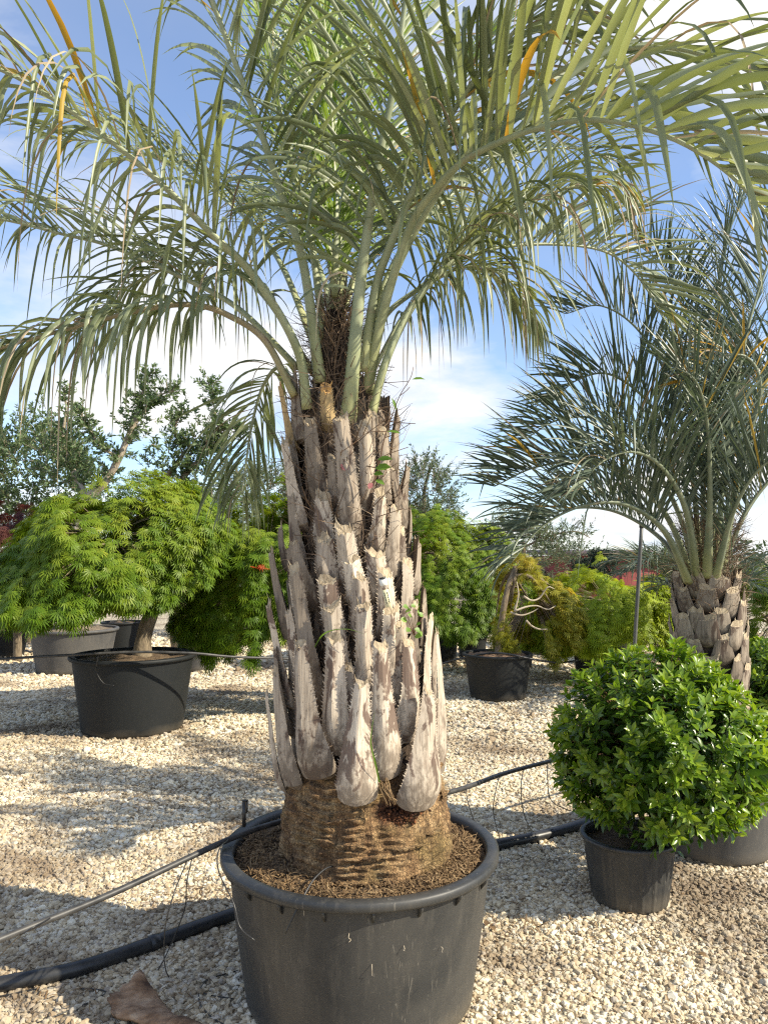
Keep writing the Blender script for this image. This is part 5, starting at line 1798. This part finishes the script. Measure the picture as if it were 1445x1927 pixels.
def micro():
    r = rs_(55)
    k = 0
    for (pts, lab) in [
        ([G(352, 1620, .53), P(325, 1690, 2.55), P(310, 1760, 2.6), G(318, 1838, .01), G(380, 1868, .006), G(440, 1880, .006)], 'thin black microtube hanging from the drip line nearest the thick pipe'),
        ([G(545, 1520, .6) * 0 + G(362, 1614, .53), P(352, 1660, 2.65), P(345, 1720, 2.8), G(300, 1822, .01), G(262, 1852, .006)], 'thin black microtube looping down beside the thick pipe'),
        ([G(430, 1580, .56), P(412, 1600, 2.6), P(412, 1640, 2.5), P(440, 1700, 2.44), P(452, 1745, 2.42), P(480, 1770, 2.40)], 'thin black microtube curling over the left rim of the front tub'),
        ([G(95, 1728, .49), P(40, 1760, 2.3), G(0, 1800, .2), G(-40, 1850, .02)], 'thin black microtube at the left edge below the drip line'),
        ([G(0, 1875, .008), G(90, 1858, .006), G(150, 1860, .006), G(200, 1866, .006), G(160, 1890, .006), G(70, 1925, .006)], 'thin black microtube lying loose left of the fallen leaf base'),
        ([G(448, 1826, .006), G(390, 1845, .006), G(374, 1880, .006), G(400, 1915, .006), G(440, 1935, .006)], 'thin black microtube looped on gravel left of the front tub'),
        ([G(880, 1468, .53), P(878, 1500, 3.4), P(890, 1540, 3.5), G(905, 1580, .01)], 'thin black microtube right of the trunk by the tub rim'),
        ([G(940, 1458, .5), P(932, 1490, 3.6), P(928, 1530, 3.6), G(940, 1580, .01)], 'thin black microtube dropping to the pipe right of the tub'),
        ([G(985, 1446, .48), P(980, 1480, 3.75), P(985, 1530, 3.7), G(1005, 1566, .01), G(1040, 1560, .06)], 'thin black microtube hanging midway to the round shrub'),
        ([G(1030, 1434, .46), P(1030, 1470, 3.8), P(1040, 1510, 3.7), P(1100, 1535, 3.6)], 'thin black microtube feeding the small ribbed pot'),
        ([P(185, 1236, 6.5), P(182, 1262, 6.55), P(195, 1285, 6.56), P(215, 1290, 6.57)], 'thin microtube on the big black maple tub'),
        ([np.array([-.13, 2.60, .515]), np.array([-.17, 2.57, .56]), np.array([-.22, 2.50, .55]), np.array([-.26, 2.43, .50]), np.array([-.30, 2.42, .42])], 'short wiry tube arching out of the front tub soil'),
    ]:
        hose('microtube', lab, pts, .0022 if k < 10 else .003, M['pipe'], 'tube', 'irrigation microtubes', n=6, M_=36)
        k += 1


micro()

# stake on the rim
p = P(460, 1545, 2.80)
root = empty('drip_stake', p, 'small black stake standing on the left rim of the front tub', 'stake')
B().add(*_box((p[0] - .007, p[1] - .006, p[2] - .02), (p[0] + .005, p[1] + .006, p[2] + .068))).build('shaft', M['pipe'], root)
B().add(*_box((p[0] + .007, p[1] - .005, p[2] + .03), (p[0] + .012, p[1] + .005, p[2] + .067))).build('hook', M['pipe'], root)
B().add(*_box((p[0] - .007, p[1] - .0055, p[2] + .0685), (p[0] + .0125, p[1] + .0055, p[2] + .074))).build('head', M['pipe'], root)


# ------------------------------------------------------------------ fallen leaf base
def fallen():
    r = rs_(14)
    a, b_ = G(225, 1895, .02), G(400, 1962, .02)
    root = empty('fallen_leaf_base', a, 'dry brown fallen leaf base lying on the gravel at bottom left', 'leaf base')
    u = np.linspace(0, 1, 30)
    d = b_ - a
    L = np.linalg.norm(d) * 1.25
    d = nrm(d)
    s = np.array([-d[1], d[0], 0])
    n = 15
    v = np.linspace(-1, 1, n)
    fz, f2 = fnoise(15, 9, 3), fnoise(16, 40, 2)
    top = np.zeros((len(u), n, 3))
    for i, uu in enumerate(u):
        wf = np.interp(uu, [0, .12, .3, .55, 1], [.050, .075, .060, .038, .030])   # side away from the viewer, standing up as a fin
        wn = np.interp(uu, [0, .12, .3, .55, 1], [.060, .055, .045, .034, .028])
        for j, vv in enumerate(v):
            w = wf if vv > 0 else wn
            fin = np.interp(uu, [0, .1, .2, .45], [.5, 1.0, .55, 0]) * max(0, vv) ** 1.3 * .085
            z = .018 + .026 * (1 - vv * vv) * np.interp(uu, [0, .3, 1], [.9, 1.1, .75]) + fin
            top[i, j] = a + d * (uu * L - .03 + .03 * max(0, -vv) * (1 - uu) + .02 * abs(vv) * (uu < .05)) + s * vv * w + Z * z
    top += (Z * .006) * fz(top * 2)[..., None] + (Z * .002) * f2(top * 2)[..., None]
    top[0] += d * r.normal(0, .012, n)[:, None]
    bot = top - Z * .011 + s * .002
    V = np.concatenate([top.reshape(-1, 3), bot.reshape(-1, 3)])
    m = len(u)
    F = []
    o = m * n
    for i in range(m - 1):
        for j in range(n - 1):
            q = i * n + j
            F.append((q, q + n, q + n + 1, q + 1))
            F.append((o + q, o + q + 1, o + q + n + 1, o + q + n))
    for i in range(m - 1):
        F.append((i * n, o + i * n, o + (i + 1) * n, (i + 1) * n))
        F.append((i * n + n - 1, (i + 1) * n + n - 1, o + (i + 1) * n + n - 1, o + i * n + n - 1))
    for j in range(n - 1):
        F.append((j, j + 1, o + j + 1, o + j))
        q = (m - 1) * n + j
        F.append((q + 1, q, o + q, o + q + 1))
    B().add(V, F).build('husk', M['husk'], root, True)


fallen()


# ------------------------------------------------------------------ plant tag on the trunk
def plant_tag():
    p = P(722, 1098, 2.585)
    root = empty('plant_tag', p, 'small cream plant tag hung on the palm trunk', 'tag')
    q = P(732, 1142, 2.570)
    up = nrm(p - q)
    out_ = nrm(np.array([.12, -1, .0]))
    out_ = nrm(out_ - up * (out_ @ up))
    sd = np.cross(up, out_)

    def plate(name, c, w, h, t, mat, off=0.0, par=root):
        V = []
        for o_ in (0, 1):
            for (i, j) in ((-1, -1), (1, -1), (1, 1), (-1, 1)):
                V.append(c + sd * i * w / 2 + up * j * h / 2 + out_ * (off + t * o_))
        return B().add(V, [(3, 2, 1, 0), (4, 5, 6, 7), (0, 1, 5, 4), (1, 2, 6, 5), (2, 3, 7, 6), (3, 0, 4, 7)]).build(name, mat, par)
    L = np.linalg.norm(p - q)
    body = plate('label_strip', (p * .36 + q * .64), .021, L * .74, .0015, M['tag'])
    plate('label_head', p + up * .006, .026, L * .32, .0025, M['tag_white'], .0)
    r = rs_(8)
    base = p * .36 + q * .64
    for colm in (-1, 1):
        k = -.30
        while k < .34:
            hh = r.uniform(.05, .13)
            plate('print', base + sd * colm * .0048 + up * L * .74 * (k + hh / 2), .0032, L * .74 * hh, .0004, M['ink'], .0018, body)
            k += hh + .03
    plate('tie', p + up * .018, .022, .005, .004, M['pipe'], .003)


plant_tag()


# ------------------------------------------------------------------ weeds on the trunk
def weeds():
    r = rs_(19)
    # climber with red stem
    pts = [P(702, 915, 2.63), P(712, 880, 2.62), P(722, 830, 2.60), P(735, 790, 2.58), P(752, 745, 2.57), P(772, 712, 2.56), P(778, 690, 2.56)]
    root = empty('climbing_weed', pts[0], 'red-stemmed weed growing out of the upper right of the trunk', 'weed')
    V, F = tube(catmull(pts, 30), np.linspace(.0028, .0012, 30), 6)
    B().add(V, F).build('stem', M['stem'], root, True)
    for (x0, y0, x1, y1, w, mt) in [(710, 865, 739, 862, .6, 'weed'), (706, 882, 736, 877, .8, 'weed'), (702, 892, 722, 891, .8, 'weed'), (706, 903, 724, 911, .7, 'weed'), (745, 772, 738, 748, .35, 'weed'), (728, 812, 755, 814, .35, 'weed'), (775, 714, 800, 712, .4, 'weed'), (700, 908, 694, 920, .9, 'pink'), (652, 872, 646, 888, 1.1, 'pink'), (645, 868, 655, 888, 1.0, 'pink')]:
        D = 2.60 if x0 > 690 else 2.655
        a, b_ = P(x0, y0, D), P(x1, y1, D - .01)
        d = (b_ - a)[None]
        X, Y, Zx = orient(d, np.array([[.2, -.75, .65]]))
        ln = np.linalg.norm(d)
        V, F = stamp(OV, OVF, a[None], X * ln, Y * ln * w * .9, Zx * ln)
        B().add(V, F, 0, r.uniform(.2, .6)).build('leaf', M[mt], root, True)
    for tw in ([(728, 812), (715, 812), (690, 815), (665, 835), (640, 852)], [(752, 745), (765, 735), (771, 728)], [(690, 815), (712, 800), (732, 783)]):
        V, F = tube(catmull([P(x, y, 2.60) for x, y in tw], 14), .0013, 5)
        B().add(V, F).build('tendril', M['stem'], root, True)
    # leafy tuft in the leaf bases
    b0 = P(778, 1195, 2.63)
    root = empty('leafy_weed', b0, 'light green round-leaved weed sprouting from the right side of the trunk', 'weed')
    for (x, y) in [(768, 1142), (782, 1140), (790, 1155), (763, 1150), (775, 1160), (797, 1158), (771, 1182), (783, 1175), (791, 1188), (795, 1196), (766, 1168), (780, 1198)]:
        e = P(x, y, 2.60)
        V, F = tube(catmull([b0, (b0 + e) / 2 + np.array([0, -.012, .004]), e], 8), .001, 5)
        B().add(V, F).build('stem', M['stem'], root, True)
        d = np.array([[r.uniform(-1, 1), -.5, r.uniform(-.4, .5)]])
        X, Y, Zx = orient(d, np.array([[.3, -.8, .6]]))
        ln = r.uniform(.018, .028)
        V, F = stamp(OV, OVF, e[None], X * ln, Y * ln * .95, Zx * ln)
        B().add(V, F, 0, r.uniform(.3, .9)).build('leaf', M['weed'], root, True)
    # grass blades
    for lab, pts, w in [('long green grass blade arching across the middle of the trunk', [P(592, 1218, 2.66), P(606, 1196, 2.62), P(626, 1186, 2.58), P(655, 1184, 2.57), P(685, 1193, 2.57)], .005), ('upright green grass blade at the foot of the trunk', [P(714, 1472, 2.55), P(706, 1435, 2.52), P(698, 1400, 2.51), P(700, 1370, 2.51), P(705, 1338, 2.51)], .007)]:
        q = catmull(pts, 20)
        T = nrm(np.gradient(q, axis=0))
        sd = nrm(np.cross(T, np.array([0, -1.0, .25])))
        ww = (w * np.interp(np.linspace(0, 1, 20), [0, .3, 1], [.7, 1, .05]))[:, None] / 2
        V = np.stack([q - sd * ww, q + np.array([0, .001, 0]), q + sd * ww], 1).reshape(-1, 3)
        F = np.concatenate([np.array([(3 * i, 3 * i + 1, 3 * i + 4, 3 * i + 3), (3 * i + 1, 3 * i + 2, 3 * i + 5, 3 * i + 4)]) for i in range(19)])
        o = B().add(V, [F], 0, .5).build('grass_blade', M['weed'], None, True, origin=pts[0])
        set_props(o, lab, 'grass blade')
    # rot crumbs and torn roots in the hollow at the foot
    bb = B()
    n = 500
    c = P(735, 1537, 2.612)
    O = c + r.normal(0, 1, (n, 3)) * np.array([.042, .004, .012])
    O[:, 1] += 1.6 * (O[:, 0] - c[0]) ** 2
    X, Y, Zx = orient(rand_unit(r, n), rand_unit(r, n))
    s = r.uniform(.0015, .006, n)[:, None]
    V, F = stamp(CRUMB, CRUMB_F, O, X * s * 1.5, Y * s, Zx * s)
    bb.add(V, F, 0, np.repeat(r.uniform(0, 1, n) ** 2, 6))
    bb.build('rotten_crumbs', M['rot'], palm, kind='stuff')
    bb = B()
    for k in range(16):
        a = P(720 + r.uniform(-12, 14), 1470 + r.uniform(-8, 8), 2.58)
        e = P(735 + r.uniform(-14, 14), 1505 + r.uniform(-8, 14), 2.54)
        V, F = tube(catmull([a, (a + e) / 2 + r.normal(0, .008, 3) + np.array([0, -.015, .005]), e], 8), .0014, 5)
        bb.add(V, F, 0, r.uniform(.2, 1))
    bb.build('torn_roots', M['straw'], palm, kind='stuff')


weeds()


# dry leaves dropped on the gravel
def dry_leaves():
    r = rs_(27)
    spots = [(930, 1752), (912, 1742), (905, 1738), (1240, 1640), (1215, 1660), (200, 1500), (520, 1470), (60, 1640), (930, 1385), (870, 1560), (320, 1640), (1330, 1800)]
    texts = ['dry brown leaf on gravel right of the front tub', 'black shrivelled leaf against the gravel right of the front tub', 'small dark leaf scrap beside the shrivelled leaf', 'dry leaf scrap on gravel right of the ribbed pot', 'curled dry leaf at the foot of the ribbed pot', 'dry leaf scrap on the sunlit gravel at left', 'dry leaf scrap on gravel just left of the trunk foot', 'dry leaf scrap in the shade at the left edge', 'dry leaf scrap in front of the leaning trunk tub', 'dry leaf scrap behind the right rim of the front tub', 'dry leaf scrap below the drip line at left', 'dry leaf scrap on the gravel at lower right']
    for k, ((x, y), t) in enumerate(zip(spots, texts)):
        p = G(x, y, .014)
        d = np.array([[r.uniform(-1, 1), r.uniform(-1, 1), .1]])
        X, Y, Zx = orient(d, np.array([[.1, -.2, 1.0]]))
        ln = .045 if k < 3 else r.uniform(.025, .04)
        V, F = stamp(OV, OVF, p[None], X * ln, Y * ln * .7, Zx * ln * 2.0)
        o = B().add(V, F, 0, .15 if k in (1, 2) else .6).build('dry_leaf', M['straw'], None, True, origin=p)
        set_props(o, t, 'leaf', 'dry leaves on the gravel')


dry_leaves()


def ground_litter():
    r = rs_(404)
    O = []
    for (x, y, sx, sy, n) in [(330, 1490, .40, .22, 1000), (180, 1440, .9, .4, 1000), (930, 1390, .8, .5, 900), (400, 1690, .25, .12, 360), (980, 1760, .35, .25, 300), (440, 1560, .3, .2, 360), (1200, 1780, .7, .3, 300), (120, 1340, .9, .6, 1000), (1000, 1620, .5, .35, 360), (200, 1870, .5, .2, 260)]:
        c = G(x, y, 0)
        O.append(np.stack([r.normal(c[0], sx, n), r.normal(c[1], sy, n), r.uniform(.006, .013, n)], 1))
    O = np.concatenate(O)
    n = len(O)
    d = rand_unit(r, n) * np.array([1, 1, .18])
    X, Y, Zx = orient(d, rand_unit(r, n) * .4 + Z)
    Ls = (r.uniform(.010, .045, n) * np.where(r.uniform(0, 1, n) < .06, 2.2, 1))[:, None]
    W = r.uniform(.0016, .006, n)[:, None]
    V, F = stamp(STRIP, STRIP_F, O, X * Ls, Y * W, Zx * Ls * .5)
    o = B().add(V, F, 0, np.repeat(r.uniform(0, .6, n), len(STRIP))).build('plant_litter', M['straw'], None, kind='stuff')
    set_props(o, 'scattered dry bits of leaf and twig lying on the gravel', 'litter')


ground_litter()


def shavings():
    """curled pale slivers of plastic torn from the tub wall"""
    r = rs_(31)
    for (x, y, L) in [(575, 1700, .035), (660, 1698, .022), (748, 1700, .02), (657, 1757, .022), (700, 1815, .03), (830, 1782, .014), (760, 1780, .012)]:
        z = P(x, y, 2.42)[2]
        rad = POT_RB + (POT_R - POT_RB) * z / POT_H
        p = P(x, y, 2.42)
        for _ in range(3):
            dxx = max(-.95, min(.95, (p[0] - PC[0]) / rad))
            p = P(x, y, PC[1] - rad * math.sqrt(1 - dxx * dxx) - .002)
        nv = nrm(np.array([p[0] - PC[0], p[1] - PC[1], 0]))
        pts = [p - nv * .002, p + nv * .006 - Z * L * .35 + r.normal(0, .002, 3), p + nv * .004 - Z * L * .8 + r.normal(0, .004, 3), p + nv * .007 - Z * L]
        V, F = tube(catmull(pts, 9), np.linspace(.0012, .0006, 9), 5)
        B().add(V, F, 0, .9).build('plastic_sliver', M['twig'], main_pot, True, origin=p)


shavings()
